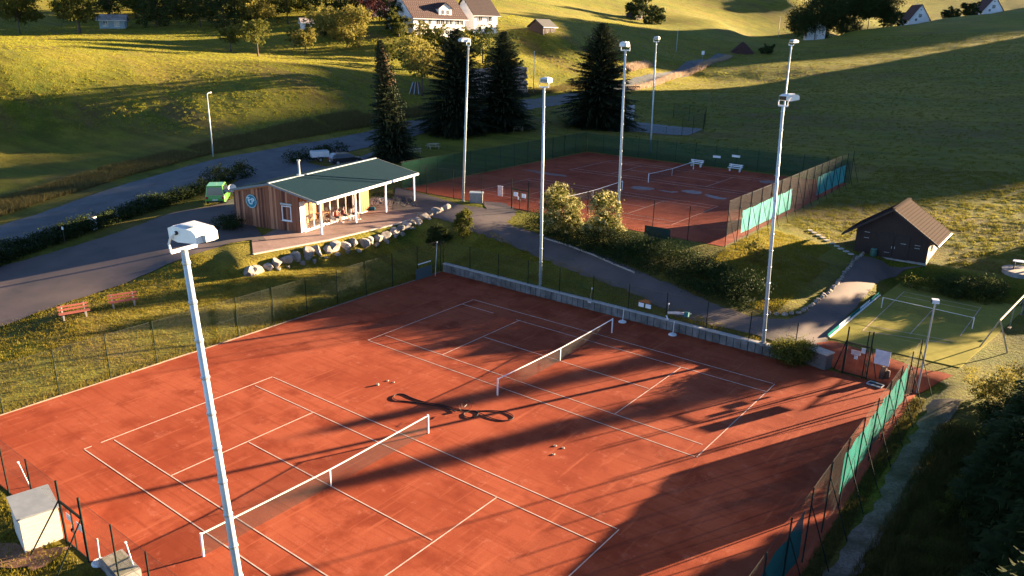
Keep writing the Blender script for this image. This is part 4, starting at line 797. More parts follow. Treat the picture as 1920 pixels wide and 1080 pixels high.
def conifer(name, label, loc, h, r, seed, lm=None, group='conifers between the road and the courts', red=False, lean=0.0, dens=1.0, spray=1.0, z0=.05, power=.85):
    rs = np.random.default_rng(seed); t = thing(name, label, 'conifer', loc, rs.uniform(0, 6), group); lm = lm or L_con
    MB().tube([(0, 0, -.3), (0, 0, h * .5), (0, 0, h * .985)], [r * .075 + .08, r * .045 + .05, .02], 8).build('trunk', M_bark, t, True); Q = []; QR = []
    z = h * z0
    while z < h * .99:
        f = 1 - z / h; R_ = r * (f ** power) * rs.uniform(.86, 1.08) + .10; nb = int((7 + 7 * f) * dens); a0 = rs.uniform(0, 6.28)
        for k in range(nb):
            a = a0 + 6.283 * (k + rs.uniform(-.3, .3)) / nb; Lb = R_ * rs.uniform(.62, 1.15); el = -.32 * f + .5 * (1 - f) + rs.uniform(-.12, .12); u = np.array([math.cos(a), math.sin(a), 0]); sd_ = np.array([-math.sin(a), math.cos(a), 0]); zz = z + rs.uniform(-.2, .2) * h * .02
            ns = max(4, int(Lb * 4.2 / spray)); 
            for i in range(ns):
                s = .12 + .88 * (i + rs.random() * .6) / ns; c = u * (Lb * s) + np.array([0, 0, zz + el * Lb * s - .22 * Lb * s * s * f + .10 * Lb * s ** 3]); wd = (.16 + .34 * (1 - s)) * Lb * .6 + .14
                for sg_ in (-1, 1):
                    tip = c + sd_ * sg_ * wd * rs.uniform(.7, 1.2) + u * wd * rs.uniform(.4, .9) + np.array([0, 0, rs.uniform(-.28, .04) * wd - .06]); w2 = u * (.11 + .10 * rs.random()) * spray
                    Q.append([c - w2, tip - w2 * .2, tip + w2 * .3, c + w2 * 1.1])
                if rs.random() < .55:     # hanging twigs
                    tip = c + np.array([rs.uniform(-.1, .1), rs.uniform(-.1, .1), -rs.uniform(.2, .5) * (.5 + f)]); w2 = sd_ * .10 * spray; Q.append([c - w2, tip - w2 * .3, tip + w2 * .3, c + w2])
            if red and z > h * .62 and rs.random() < .9:
                for _ in range(3):
                    c = u * (Lb * rs.uniform(.35, .95)) + np.array([0, 0, zz + .05]); tip = c + np.array([rs.uniform(-.15, .15), rs.uniform(-.15, .15), -.3]); w2 = sd_ * .08; QR.append([c - w2, tip - w2, tip + w2, c + w2])
        z += max(.22, h * .019 * (.75 + f * .6))
    link('crown', quads_mesh('crown', np.array(Q), lm), None, t)
    if QR: link('cones', quads_mesh('cones', np.array(QR), L_cone), None, t)
    if lean: t.matrix_world = Matrix.Translation(loc) @ Matrix.Rotation(lean, 4, Vector((-.61, .79, 0)))
    return t
for (bx, by, z, tx, ty, r, sd_, lab, red, lean) in [(741, 300, 3.0, 713, 72, 3.7, 11, 'slender spruce with reddish cone-laden top beside the clubhouse', True, -.10), (856, 246, 4.0, 868, 52, 7.2, 12, 'broad dark conifer left of its twin, behind the floodlight mast', False, 0),
        (942, 240, 4.2, 943, 58, 6.0, 13, 'dark conifer with picnic tables under it, right of its twin', False, 0), (1121, 236, 4.2, 1132, 42, 8.2, 14, 'largest dense conifer beside the grey practice wall', False, 0)]:
    q = atz(bx, by, z); g_ = gz(q[0], q[1]); conifer('conifer', lab, (q[0], q[1], g_), zup(q, tx, ty) - g_, r, sd_, red=red, lean=lean, power=.7 if sd_ > 11 else .8, dens=1.5)
def ptree(px, py, label, h, w_, lm, n, size, seed, z0=.3, name='deciduous_tree', group='trees round the far meadow', dep=None, **kw):
    q = hit(px, py) if dep is None else Vector(atd(px, py, dep))
    if dep is not None: q.z = gz(q.x, q.y)
    return tree(name, label, q, h, rnd_blobs(seed, w_ / h, z0, .95, 13), lm, int(n * 1.9), size * 1.12, group, seed=seed, **kw)
ptree(38, 63, 'leftmost fruit tree at the top left edge of the meadow', 11.0, 5.6, L_mid, 5200, .42, 21, .34)
ptree(150, 62, 'fruit tree with a bent trunk beside the hanging rings at the top left', 10.0, 5.0, L_mid, 4200, .42, 22, .33, trunk=.3, lean=(-.05, .02))
ptree(433, 97, 'small round headed orchard tree, leftmost of the young row', 5.8, 2.4, L_mid, 1500, .34, 23, .38)
ptree(484, 106, 'forked orchard tree with a dark trunk in the young row', 7.2, 3.0, L_mid, 1900, .34, 24, .36)
ptree(551, 94, 'thin sapling next to the small orchard tree', 5.2, 1.2, L_mid, 500, .3, 25, .4, trunk=.07)
ptree(573, 100, 'bushy orchard tree, rightmost of the young row', 6.2, 2.9, L_yel, 1900, .34, 26, .3)
ptree(651, 89, 'large golden weeping tree left of the farmhouse', 10.2, 5.2, L_yel, 5600, .42, 27, .22, droop=1.0)
ptree(478, 52, 'tall sunlit yellow green tree above the orchard row', 13.0, 5.2, L_yel, 5200, .45, 28, .18)
ptree(792, 180, 'open golden tree over the timber stack between spruce and conifer', 11.2, 3.8, L_yel, 3600, .38, 29, .30, spread=.14, trunk=.2)
ptree(255, 34, 'slim green tree in the dark row at the top left', 7.5, 2.6, L_mid, 2000, .4, 30, .2)
ptree(330, 38, 'small green tree before the dark wood edge at the top left', 7.5, 2.8, L_mid, 2000, .4, 31, .15)
for i, (x, y, d, h, w_, m_, lab) in enumerate([(292, 26, 205, 10, 5, L_dk, 'dark broad tree second from the left in the wood edge'), (375, 36, 208, 11, 6, L_dk, 'dark broad tree left of the tall yellow tree'), (420, 44, 205, 11, 5, L_dk, 'dark tree touching the tall yellow tree'),
        (540, 40, 215, 13, 4.6, L_mid, 'brownish green tree right of the tall yellow tree'), (600, 66, 200, 7, 3.0, L_yel, 'golden bush left of the weeping tree'), (628, 72, 196, 5.5, 3.2, L_dk, 'dark bush at the foot of the weeping tree'), (712, 50, 222, 13, 4.2, L_red, 'purple leaved tree in front of the left white house'), (684, 40, 226, 12, 3.6, L_red, 'smaller purple tree above the weeping tree'), (735, 70, 206, 9.5, 2.2, L_dk, 'dark narrow tree at the left gable of the farmhouse'),
        (748, 72, 200, 7, 2.4, L_mid, 'green bush below the left gable of the farmhouse'), (787, 84, 196, 5.5, 2.6, L_yel, 'golden bush at the left of the farmhouse garden'), (815, 86, 194, 6.5, 3.6, L_mid, 'rounded green bush below the middle of the farmhouse'), (842, 88, 193, 5.5, 2.8, L_dk, 'dark bush below the farmhouse windows'),
        (862, 84, 196, 7.5, 1.9, L_yel, 'golden tree peeping over the broad conifer'), (905, 84, 198, 9.0, 4.6, L_dk, 'dark tree at the right corner of the farmhouse'), (948, 58, 212, 7, 3.6, L_dk, 'dark tree beside the second white house'), (930, 92, 196, 5.5, 4.0, L_dk, 'dark spreading bush right of the farmhouse garden'), (968, 86, 200, 4.2, 2.4, L_dk, 'small dark conical bush at the end of the garden'),
        (765, 118, 175, 5.0, 3.4, L_dk, 'dark rounded bush behind the open golden tree'), (730, 100, 180, 4.5, 3.2, L_mid, 'green bush above the slender spruce'),
        (1530, 52, 352, 26, 11, L_dk, 'left tree of the big dark group on the hill crest'), (1580, 50, 358, 29, 12, L_dk, 'middle tree of the big dark group on the hill crest'), (1628, 46, 362, 26, 11, L_dk, 'right tree of the big dark group on the hill crest'), (1672, 44, 372, 9, 5, L_dk, 'dark bush between the crest trees and the gabled house'), (1782, 30, 402, 7, 5, L_dk, 'low dark bush right of the gabled house'), (1820, 24, 408, 8, 5, L_dk, 'dark bush left of the farther gabled house'),
        (1196, 36, 352, 11, 5, L_dk, 'dark tree left of the far field hut'), (1226, 44, 345, 8, 5.5, L_dk, 'round dark tree in front of the far field hut'), (1440, 80, 285, 3, 3, L_dk, 'low dark shrub beyond the earth mound'), (20, 18, 225, 14, 8, L_dk, 'dark tall tree at the top left corner'), (205, 16, 225, 13, 7, L_dk, 'dark tree above the bent fruit tree')]):
    ptree(x, y, lab, h, w_, m_, int(700 + 55 * h * w_), .36 if d < 240 else .6, 40 + i, .04 if h < 9 else .12, dep=d, name='bush' if h < 7.6 else 'deciduous_tree', limbs=h > 9)
# shrubs near the courts
def shrub(name, label, loc, blobs, lm, n, size, seed, cat='shrub', group=None, clump=24, fill=.45, spread=.17, stem=True):
    t = thing(name, label, cat, loc, 0, group)
    if stem:
        mb = MB(); mb.tube([(0, 0, -.2), (0, 0, blobs[0][2])], [.06, .03], 6); mb.build('stem', M_bark, t)
    link('foliage', quads_mesh('foliage', leaves(seed, blobs, n, size, clump, fill, 0, spread), lm), None, t); return t
def upright(seed, w_, h, k=10):
    rs = random.Random(seed); out = [(0, 0, h * .45, w_ * .7, w_ * .7, h * .42)]
    for i in range(k): a = i * 2.4; zz = h * rs.uniform(.12, .9); f = .9 if zz < h * .65 else .55; out.append((w_ * f * .7 * math.cos(a), w_ * f * .7 * math.sin(a), zz, w_ * .38, w_ * .38, h * .14))
    return out
q = atz(1050, 438, 2.75); shrub('flowering_shrub', 'tall pale flowering shrub left of its twin, before the upper court', (q[0], q[1], gz(q[0], q[1])), upright(3, 2.0, 4.7, 16), L_mid, 9000, .16, 61, group='flowering shrubs')
link('blossoms', quads_mesh('blossoms', leaves(611, upright(3, 2.1, 4.8, 16), 6000, .14, 14, .72, 0, .13), L_pale), None, bpy.context.scene.objects['flowering_shrub'])
q = atz(1131, 452, 2.7); shrub('flowering_shrub', 'tall pale flowering shrub on the right, at the foot of a floodlight mast', (q[0], q[1], gz(q[0], q[1])), upright(4, 1.85, 4.5, 16), L_mid, 9000, .16, 62, group='flowering shrubs')
link('blossoms', quads_mesh('blossoms', leaves(612, upright(4, 1.95, 4.6, 16), 6000, .14, 14, .72, 0, .13), L_pale), None, bpy.context.scene.objects['flowering_shrub.001'])
q = atz(868, 444, 2.35); shrub('evergreen_shrub', 'upright clipped evergreen shrub at the end of the boulder wall', (q[0], q[1], gz(q[0], q[1])), upright(5, 1.0, 2.7, 10), L_mid, 7500, .14, 63)
q = atz(822, 448, 2.0); shrub('evergreen_shrub', 'low dark evergreen bush left of the clipped shrub', (q[0], q[1], gz(q[0], q[1])), upright(6, 1.25, 2.0, 10), L_dk, 8000, .14, 64)
q = atz(1414, 508, 1.75); shrub('lawn_shrub', 'light green shrub at the right end of the dark bank hedge', (q[0], q[1], gz(q[0], q[1])), upright(7, .95, 2.6, 8), L_yel, 3000, .13, 65)
q = atz(1487, 660, .7); shrub('round_bush', 'rounded bush behind the court wall left of the grey box', (q[0], q[1], gz(q[0], q[1])), [(0, 0, .7, 1.45, 1.2, .85), (.6, .2, .9, .8, .8, .6), (-.6, -.1, .9, .8, .8, .55)], L_mid, 9000, .11, 66)
def hedge(label, pts, w_, h, lm, n, size, seed, zoff=0.0, group='hedges', name='hedge', rough=.25):
    """leaf volume along a ground polyline of (x, y)"""
    rs = np.random.default_rng(seed); P_ = [np.array(p, float) for p in pts]; seg = [np.linalg.norm(b - a) for a, b in zip(P_[:-1], P_[1:])]; tot = sum(seg); k = max(3, int(tot / (w_ * .55))); bl = []
    for i in range(k + 1):
        s = tot * i / k; j = 0
        while j < len(seg) - 1 and s > seg[j]: s -= seg[j]; j += 1
        q = P_[j] + (P_[j + 1] - P_[j]) * min(1, s / seg[j]); q = q + rs.normal(size=2) * w_ * .06; hh = h * rs.uniform(1 - rough, 1 + rough); bl.append((q[0], q[1], gz(q[0], q[1]) + hh * .45 + zoff, w_ * .62, w_ * .62, hh * .55))
    o = thing(name, label, 'hedge', (bl[0][0], bl[0][1], bl[0][2]), 0, group); B = np.array(bl); B[:, :3] -= B[0, :3].copy()
    link('foliage', quads_mesh('foliage', leaves(seed, B, n, size, 22, .5, 0, .2), lm), None, o)
    mb = MB()
    for b in B[::2]: mb.tube([(b[0], b[1], b[2] - b[5] * .9), (b[0], b[1], b[2])], [.05, .03], 5)
    tag(mb.build('stems', M_bark, o), kind='stuff'); return o
def hx(*pp): return [xy(*p) for p in pp]
hedge('dark hedge along the near side of the road at the left edge', hx((-60, 520), (40, 478), (110, 455), (168, 432)), 1.7, 1.45, L_hedge, 17000, .17, 71)
hedge('dark hedge between the road and the parking lot with the green car', hx((182, 428), (260, 402), (330, 378), (385, 358)), 1.7, 1.45, L_hedge, 15000, .17, 72)
hedge('dark tall bushes behind the green car', hx((395, 350), (430, 340), (462, 332)), 1.8, 1.9, L_hedge, 5000, .18, 73)
hedge('dark grassy hedge behind the white trailer and black car', hx((545, 308), (580, 300), (612, 293), (640, 288)), 1.7, 1.6, L_hedge, 5200, .18, 74)
hedge('dark shrub beside the gable of the clubhouse', hx((418, 432), (440, 428)), 1.5, 1.2, L_hedge, 2600, .14, 75)
hedge('long dark ground-cover hedge on the bank below the upper court', [(-15.5, 37.6), (-12, 37.4), (-8, 37.0), (-4, 36.6), (0, 36.2), (3.0, 35.6), (5.2, 34.6)], 2.7, 1.35, L_hedge, 30000, .13, 76, zoff=.1)
hedge('lower dark planting along the path edge under the bank hedge', [(-13, 36.2), (-9, 35.2), (-5, 34.6), (-1, 34.2), (3, 33.4), (6, 32.9)], 1.9, .75, L_hedge, 17000, .12, 77)
hedge('low clipped hedge at the back of the green court', [(14.4, 48.5), (17, 48.6), (19.5, 48.4)], 1.6, 1.0, L_mid, 4500, .12, 78)
for (px, py, s, lab) in ((1790, 540, 1.5, 'round dark bush behind the green court, left of its neighbour'), (1846, 545, 1.6, 'round dark bush behind the green court, beside the round table')):
    q = atz(px, py, 1.2); shrub('round_bush', lab, (q[0], q[1], gz(q[0], q[1])), [(0, 0, s * .55, s, s, s * .62), (s * .4, 0, s * .6, s * .6, s * .6, s * .5), (-s * .4, .1, s * .65, s * .6, s * .6, s * .5)], L_dk, 5200, .12, int(px), group='round bushes behind the green court')
# right-hand edge: lit bush, dark trees, planting that shades the near court
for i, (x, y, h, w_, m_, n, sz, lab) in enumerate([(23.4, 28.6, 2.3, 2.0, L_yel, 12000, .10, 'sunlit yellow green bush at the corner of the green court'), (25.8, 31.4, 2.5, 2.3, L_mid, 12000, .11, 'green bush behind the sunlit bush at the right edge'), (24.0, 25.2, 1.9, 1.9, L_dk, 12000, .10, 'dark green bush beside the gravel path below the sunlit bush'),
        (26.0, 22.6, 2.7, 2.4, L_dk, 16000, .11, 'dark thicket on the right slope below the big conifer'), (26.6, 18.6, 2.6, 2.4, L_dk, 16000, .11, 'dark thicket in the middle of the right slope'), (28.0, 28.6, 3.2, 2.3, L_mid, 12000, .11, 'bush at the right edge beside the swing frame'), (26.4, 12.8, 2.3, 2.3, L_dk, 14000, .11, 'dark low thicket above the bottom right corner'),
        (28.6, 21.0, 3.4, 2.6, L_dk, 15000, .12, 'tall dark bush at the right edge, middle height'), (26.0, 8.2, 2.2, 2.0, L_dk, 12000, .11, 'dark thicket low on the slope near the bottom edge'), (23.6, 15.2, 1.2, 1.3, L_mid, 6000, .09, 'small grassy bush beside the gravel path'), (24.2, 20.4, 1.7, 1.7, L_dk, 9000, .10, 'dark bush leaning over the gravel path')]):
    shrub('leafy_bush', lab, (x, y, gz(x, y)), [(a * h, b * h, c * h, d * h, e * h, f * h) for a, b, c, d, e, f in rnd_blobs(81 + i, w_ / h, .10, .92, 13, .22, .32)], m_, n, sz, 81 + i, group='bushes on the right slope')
for i, (x, y, h, r, lab) in enumerate([(31.4, 24.6, 7.5, 3.9, 'dark spreading conifer filling the right edge'), (29.8, 16.0, 5.6, 3.6, 'dark low conifer on the shaded slope at the lower right'), (27.4, 4.6, 8.2, 2.9, 'dark conifer at the bottom right corner')]):
    conifer('slope_conifer', lab, (x, y, gz(x, y)), h, r, 91 + i, group='conifers on the right slope', dens=2.2, spray=.55, power=.55, lm=L_dk if i == 2 else L_con)
src = [o for o in COL.objects if o.name.startswith('slope_conifer') and o.get('label', '').startswith('dark conifer at the bottom')][0]
for i, (x, y, sc_, lab) in enumerate([(25.6, 23.2, .58, 'dark conifer below the sunlit bushes at the right edge'), (25.3, 19.4, .72, 'tall dark conifer halfway down the right edge'), (24.6, 15.6, .60, 'dark conifer beside the gravel path, right of the middle windscreen'), (26.4, 14.0, .80, 'dark conifer at the lower right edge behind the thicket'), (26.0, 9.6, .58, 'low dark conifer near the lower end of the gravel path'), (27.6, 27.0, .62, 'dark conifer cut by the right edge beside the swing')]):
    o = copy_tree(src); o.location = (x, y, gz(x, y)); o.rotation_euler = (0, 0, 1.3 * i + .4); o.scale = (sc_ * 1.25, sc_ * 1.25, sc_); o['label'] = lab
for i, (x, y, h, r) in enumerate([(41, 46, 11, 3.6), (50, 62, 12, 3.8), (36, 36, 8, 3.0), (30.5, 66, 8, 2.6), (26.5, 70, 8, 2.4)]):
    conifer('slope_conifer', ('conifer just beyond the right edge beside the swing', 'conifer beyond the right edge behind the round table', 'small conifer beyond the right edge by the bushes', 'tall conifer farther beyond the right edge', 'conifer beyond the right edge on the upper slope')[i], (x, y, gz(x, y)), h, r, 101 + i, group='conifers beyond the right edge', dens=.9, power=.75)
for i, x in enumerate(range(170, 660, 34)):
    y = 12 + 6 * math.sin(x) + (x - 170) * .045; ptree(x, y, 'dark tree of the wood edge along the top, number %s from the left' % ('one', 'two', 'three', 'four', 'five', 'six', 'seven', 'eight', 'nine', 'ten', 'eleven', 'twelve', 'thirteen', 'fourteen', 'fifteen')[i], 11 + 3 * math.sin(x * 3.3), 6.5, L_dk if i % 3 else L_mid, 2600, .5, 300 + i, .03, dep=232 + 8 * math.sin(x * 1.7), group='wood edge along the top left', limbs=False)
# ---------------------------------------------------------------- grass
def grass(name, n, sampler, hgt, wid, mt, seed, lean=.35):
    rs = np.random.default_rng(seed); x, y = sampler(rs, n); z = gzv(x, y); n = len(x); cl = rs.normal(size=(n, 2)) * .0; a = rs.uniform(0, 6.28, n); h = hgt * rs.uniform(.45, 1.25, n); w2 = wid * rs.uniform(.6, 1.4, n); dx = np.cos(a) * w2; dy = np.sin(a) * w2; ln = rs.normal(size=(n, 2)) * (lean * h)[:, None]
    V = np.stack([np.stack([x - dx, y - dy, z - .02], 1), np.stack([x + dx, y + dy, z - .02], 1), np.stack([x + ln[:, 0], y + ln[:, 1], z + h], 1)], 1); return tag(link(name, quads_mesh(name, V, mt, 3)), kind='stuff')
def box_s(x0, x1, y0, y1, cl=None, avoid=None):
    def f(rs, n):
        if cl: k = max(1, n // cl); cx, cy = rs.uniform(x0, x1, k), rs.uniform(y0, y1, k); i = rs.integers(0, k, n); x = np.clip(cx[i] + rs.normal(size=n) * .18, x0, x1); y = np.clip(cy[i] + rs.normal(size=n) * .18, y0, y1)
        else: x, y = rs.uniform(x0, x1, n), rs.uniform(y0, y1, n)
        if avoid is not None: m = avoid(x, y); x, y = x[m], y[m]
        return x, y
    return f
def band_s(pts, w0, w1):
    P_ = np.array(pts, float); seg = np.linalg.norm(np.diff(P_, axis=0), axis=1); cum = np.concatenate([[0], np.cumsum(seg)])
    def f(rs, n):
        s = rs.uniform(0, cum[-1], n); j = np.clip(np.searchsorted(cum, s) - 1, 0, len(seg) - 1); t = (s - cum[j]) / seg[j]; p = P_[j] + (P_[j + 1] - P_[j]) * t[:, None]; d = (P_[j + 1] - P_[j]) / seg[j][:, None]; o = rs.uniform(w0, w1, n); return p[:, 0] - d[:, 1] * o, p[:, 1] + d[:, 0] * o
    return f
G_short = leafm('grass_blade', (.16, .15, .016), (.27, .20, .03), .45, 0)
G_tall = leafm('tall_grass', (.11, .095, .03), (.17, .135, .05), .35, 0)
G_dry = leafm('dry_grass', (.36, .26, .17), (.48, .36, .26), .35, 0)
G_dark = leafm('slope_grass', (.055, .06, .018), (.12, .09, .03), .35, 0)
grass('bank_grass', 60000, box_s(-31, -19.05, -10, 27, 14, lambda x, y: (x > -25.3) | (y < 13)), .09, .024, G_short, 201)
grass('near_grass', 14000, box_s(-16, 2, -14, -9.6, 12), .16, .02, G_short, 202)
grass('lawn_grass', 42000, box_s(1.2, 10.5, 33.2, 51, 16, lambda x, y: (x < 7.2) | (y < 46) & (x < 8.5)), .11, .02, G_short, 203)
grass('wall_bank_grass', 30000, box_s(-18, 9, 28.4, 33.5, 14, lambda x, y: y < 28.9 + (9 - x) * .17), .13, .02, G_short, 204)
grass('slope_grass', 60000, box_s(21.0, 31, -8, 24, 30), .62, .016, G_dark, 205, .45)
grass('fence_weeds', 9000, band_s([(-18.95, -9.3), (-18.95, 27.8)], -.1, .45), .2, .02, G_short, 206)
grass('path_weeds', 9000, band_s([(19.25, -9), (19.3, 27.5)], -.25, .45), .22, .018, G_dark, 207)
def vis(x, y, keep): return keep(x, y)
G_mead = leafm('meadow_blade', (.22, .225, .022), (.34, .30, .04), .5, 0)
G_hill = leafm('hill_blade', (.135, .14, .02), (.23, .19, .035), .5, 0)
off_road = lambda x, y: (gzv(x, y) > 3.9)
grass('meadow_grass', 230000, box_s(-205, -66, 22, 150, 12, off_road), .13, .06, G_mead, 220, .5)
grass('hill_grass', 190000, box_s(-75, 45, 86, 330, 12), .13, .065, G_hill, 221, .5)
grass('lower_hill_grass', 95000, box_s(1.6, 40, 53, 92, 20, lambda x, y: ~((x > 7.5) & (x < 16) & (y < 58))), .10, .032, G_hill, 222, .5)
grass('field_grass', 60000, box_s(-150, -75, 135, 290, 12), .16, .08, G_mead, 223, .5)
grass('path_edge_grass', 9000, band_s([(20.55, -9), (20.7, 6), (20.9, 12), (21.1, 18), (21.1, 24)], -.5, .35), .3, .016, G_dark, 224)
vg = [xy(-40, 420), xy(60, 388), xy(150, 360), xy(260, 326), xy(400, 290), xy(540, 265), xy(640, 247), xy(720, 234)]
grass('verge_grass', 46000, band_s(vg, .3, 7.5), .55, .03, G_tall, 208)
grass('verge_grass', 22000, band_s([xy(640, 247), xy(720, 234), xy(800, 218), xy(900, 198), xy(1000, 181), xy(1065, 170), xy(1150, 155)], .3, 4.5), .8, .05, G_tall, 209)
grass('dry_verge_grass', 9000, band_s([xy(1190, 170), xy(1230, 160), xy(1280, 143), xy(1320, 130), xy(1372, 107)], -.2, 2.2), 1.0, .07, G_dry, 210)
grass('dry_verge_grass', 2600, band_s([xy(1185, 135), xy(1225, 125)], .2, 3.0), 1.2, .07, G_dry, 211)
# ---------------------------------------------------------------- green mini court
def zoomA(x, y): return (1440 + x * .25, 400 + y * .25)
turf = tag(MB().prism(GREEN, .44, .535).build('turf_court', M_turf), kind='structure')
def tline(a, b, w_=.05):
    a, b = Vector(atz(*zoomA(*a), .54)).xy, Vector(atz(*zoomA(*b), .54)).xy; d = (b - a).normalized() * w_ / 2; n = Vector((-d.y, d.x)); MB().prism([a + n, a - n, b - n, b + n], .5365, .543).build('court_line', M_line, turf)
for a, b in (((1020, 588), (710, 880)), ((1020, 588), (1595, 708)), ((710, 880), (1360, 975)), ((1595, 708), (1440, 920)), ((1000, 618), (1575, 735)), ((770, 845), (1400, 960)), ((1265, 690), (1065, 905))): tline(a, b)
a, b = Vector(atz(*zoomA(850, 708), .54)), Vector(atz(*zoomA(1530, 865), .54)); d = b - a; L = d.length; t = thing('mini_net', 'low net with white top cord across the green court', 'net', a, math.atan2(d.y, d.x))
for x in (0, L): MB().box((x, 0, .42), (.05, .05, .84)).build('post', M_white, t)
MB().bar((0, 0, .82), (L, 0, .82), .015, .025).build('top_cord', M_band, t); mb = MB()
for k in range(100): x = L * k / 99; mb.add([(x - .003, 0, .1), (x + .003, 0, .1), (x + .003, 0, .8), (x - .003, 0, .8)], [(0, 1, 2, 3)])
for k in range(12): z = .1 + .06 * k; mb.add([(0, 0, z - .003), (L, 0, z - .003), (L, 0, z + .003), (0, 0, z + .003)], [(0, 1, 2, 3)])
mb.build('mesh_panel', M_netw, t)
a, b = Vector(atz(1552, 633, .5)), Vector(atz(1648, 553, .55)); d = b - a; L = d.length; t = thing('edge_board', 'low teal and white border boards along the left edge of the green court', 'border', a, math.atan2(d.y, d.x)); n = 5
for k in range(n): MB().box((L * (k + .5) / n, .04, .14), (L / n - .02, .05, .22)).build('board', M_teal if k % 2 == 0 else mat('board_pale', (.5, .58, .56), .7), t)
MB().box((L / 2, -.09, .07), (L, .1, .06)).build('white_rail', M_white, t)
# swing frame
a, b = Vector(atz(1862, 656, .6)), Vector(atz(1936, 572, .7)); a.z = gz(a.x, a.y); d = b - a; L = math.hypot(d.x, d.y); t = thing('swing_frame', 'pale wooden swing frame with two swings beside the green court', 'swing', a, math.atan2(d.y, d.x)); M_pw = mat('pale_wood', (.34, .27, .17), .8, (.42, .34, .22), 3)
MB().tube([(0, 0, 2.15), (L, 0, 2.15)], .06, 8).build('top_beam', M_pw, t)
for x in (.15, L - .15):
    for s in (-1, 1): MB().tube([(x, 0, 2.15), (x, s * .85, -.1)], .05, 8).build('leg', M_pw, t)
for x in (L * .35, L * .65):
    sw_ = MB().box((x, 0, .5), (.45, .18, .03)).build('swing_seat', M_dwood, t)
    for s in (-1, 1): MB().tube([(x + s * .2, 0, .51), (x + s * .2, 0, 2.12)], .012, 4).build('chain', M_steel, sw_)
# round platform with table and bench
q = atz(1916, 522, 1.6); t = thing('round_platform', 'round paved stone platform at the right edge above the green court', 'platform', (q[0], q[1], gz(q[0], q[1]))); MB().tube([(0, 0, -.4), (0, 0, .18)], 1.5, 28).build('stone_ring', M_conc, t); MB().tube([(0, 0, .181), (0, 0, .23)], 1.55, 28).build('paving', mat('pale_paving', (.28, .24, .20), .9, (.36, .31, .26), 3), t)
tb = thing('garden_table', 'white table standing on the round platform at the right edge', 'table', (q[0] - .2, q[1] - .1, gz(q[0], q[1]) + .23)); MB().box((0, 0, .7), (1.3, .7, .05)).build('tabletop', M_white, tb)
for sx in (-1, 1): MB().box((sx * .5, 0, .34), (.08, .5, .68)).build('leg', M_dark, tb)
# stepping stones and edging
M_slab = mat('stepping_slab', (.40, .36, .32), .9, (.5, .45, .4), 4)
sm = MB().box((0, 0, .03), (.42, .34, .09)).mesh('stepping_stone'); sm.materials.append(M_slab)
pts = [(315, 133), (345, 150), (378, 170), (412, 188), (440, 208), (480, 230), (515, 250), (545, 270), (585, 290), (620, 310)]
for i, p in enumerate(pts):
    q = hit(*zoomA(*p)); o = link('stepping_stone', sm); o.location = (q.x, q.y, q.z + .04); o.rotation_euler = (0, 0, random.uniform(-.3, .3) + .8); tag(o, 'pale stepping stone near the shed, %s from the row\'s upper end' % ('first', 'second', 'third', 'fourth', 'fifth', 'sixth', 'seventh', 'eighth', 'ninth', 'tenth')[i], 'stepping stone', 'stepping stones in the lawn')
def stone_row(name, label, pts, n, sz, zo=.05, mesh=None):
    P_ = [hit(*p) for p in pts]; cum = [0]
    for a, b in zip(P_[:-1], P_[1:]): cum.append(cum[-1] + (b - a).length)
    t = thing(name, label, 'edging', P_[0])
    for k in range(n):
        s = cum[-1] * (k + .5) / n; j = max(i for i in range(len(cum) - 1) if cum[i] <= s); q = P_[j].lerp(P_[j + 1], (s - cum[j]) / (cum[j + 1] - cum[j])); o = link('stone', BO[k % 6] if mesh is None else mesh, None, t); z_ = random.uniform(.8, 1.25) * sz
        o.location = Vector((q.x, q.y, gz(q.x, q.y) + zo)) - P_[0]; dd = P_[j + 1] - P_[j]; o.rotation_euler = (random.uniform(-.1, .1), random.uniform(-.1, .1), math.atan2(dd.y, dd.x)); o.scale = (cum[-1] / n * 1.05, z_, z_) if mesh is None else (cum[-1] / n * .97, 1, 1)
stone_row('stone_edging', 'rough stone edging round the lawn beside the drive to the brown shed', [zoomA(*p) for p in ((-30, 755), (120, 762), (240, 752), (300, 712), (400, 640), (470, 580), (530, 520), (575, 450), (640, 370), (720, 300))], 34, .42)
km = MB().box((0, 0, .05), (1.0, .10, .16)).mesh('kerb_stone'); km.materials.append(mat('kerb_stone', (.26, .22, .19), .9, (.34, .29, .25), 3))
stone_row('path_edging', 'thin pale kerb stones along the upper edge of the footpath below the hedge', [(1018, 447), (1060, 460), (1100, 475), (1140, 492), (1190, 513)], 26, .2, .03, km)
# ---------------------------------------------------------------- boxes and boards round the courts
def box_at(name, label, cat, a, b, dep, h, mt, lid=None, z=None, tilt=0.0, over=.06):
    """front bottom edge from world point a to b, depth to the left of a->b"""
    a, b = Vector(a), Vector(b); d = b - a; L = math.hypot(d.x, d.y); t = thing(name, label, cat, (a.x, a.y, a.z if z is None else z), math.atan2(d.y, d.x)); MB().box((L / 2, dep / 2, h / 2), (L, dep, h)).build('body', mt, t)
    if lid: MB().extr([(-over, -over, h + .002), (L + over, -over, h + .002), (L + over, dep + over, h + tilt), (-over, dep + over, h + tilt)], (0, 0, .07)).build('lid', lid, t)
    return t, L
a, b = atz(1506, 680, 0), atz(1546, 695, 0); t, L = box_at('storage_box', 'weathered grey wooden storage box with pale lid beside the wire gate', 'box', (a[0], a[1], .01), (b[0], b[1], .01), .75, 1.0, mat('grey_wood', (.11, .09, .08), .9, (.16, .13, .11), 4, 5, stretch=(1, 1, 6)), mat('pale_lid', (.36, .29, .24), .9, (.44, .36, .3), 3))
for z in (.16, .38, .60, .82): MB().box((L / 2, -.014, z), (L - .06, .02, .19)).build('plank', MAT['grey_wood'], t)
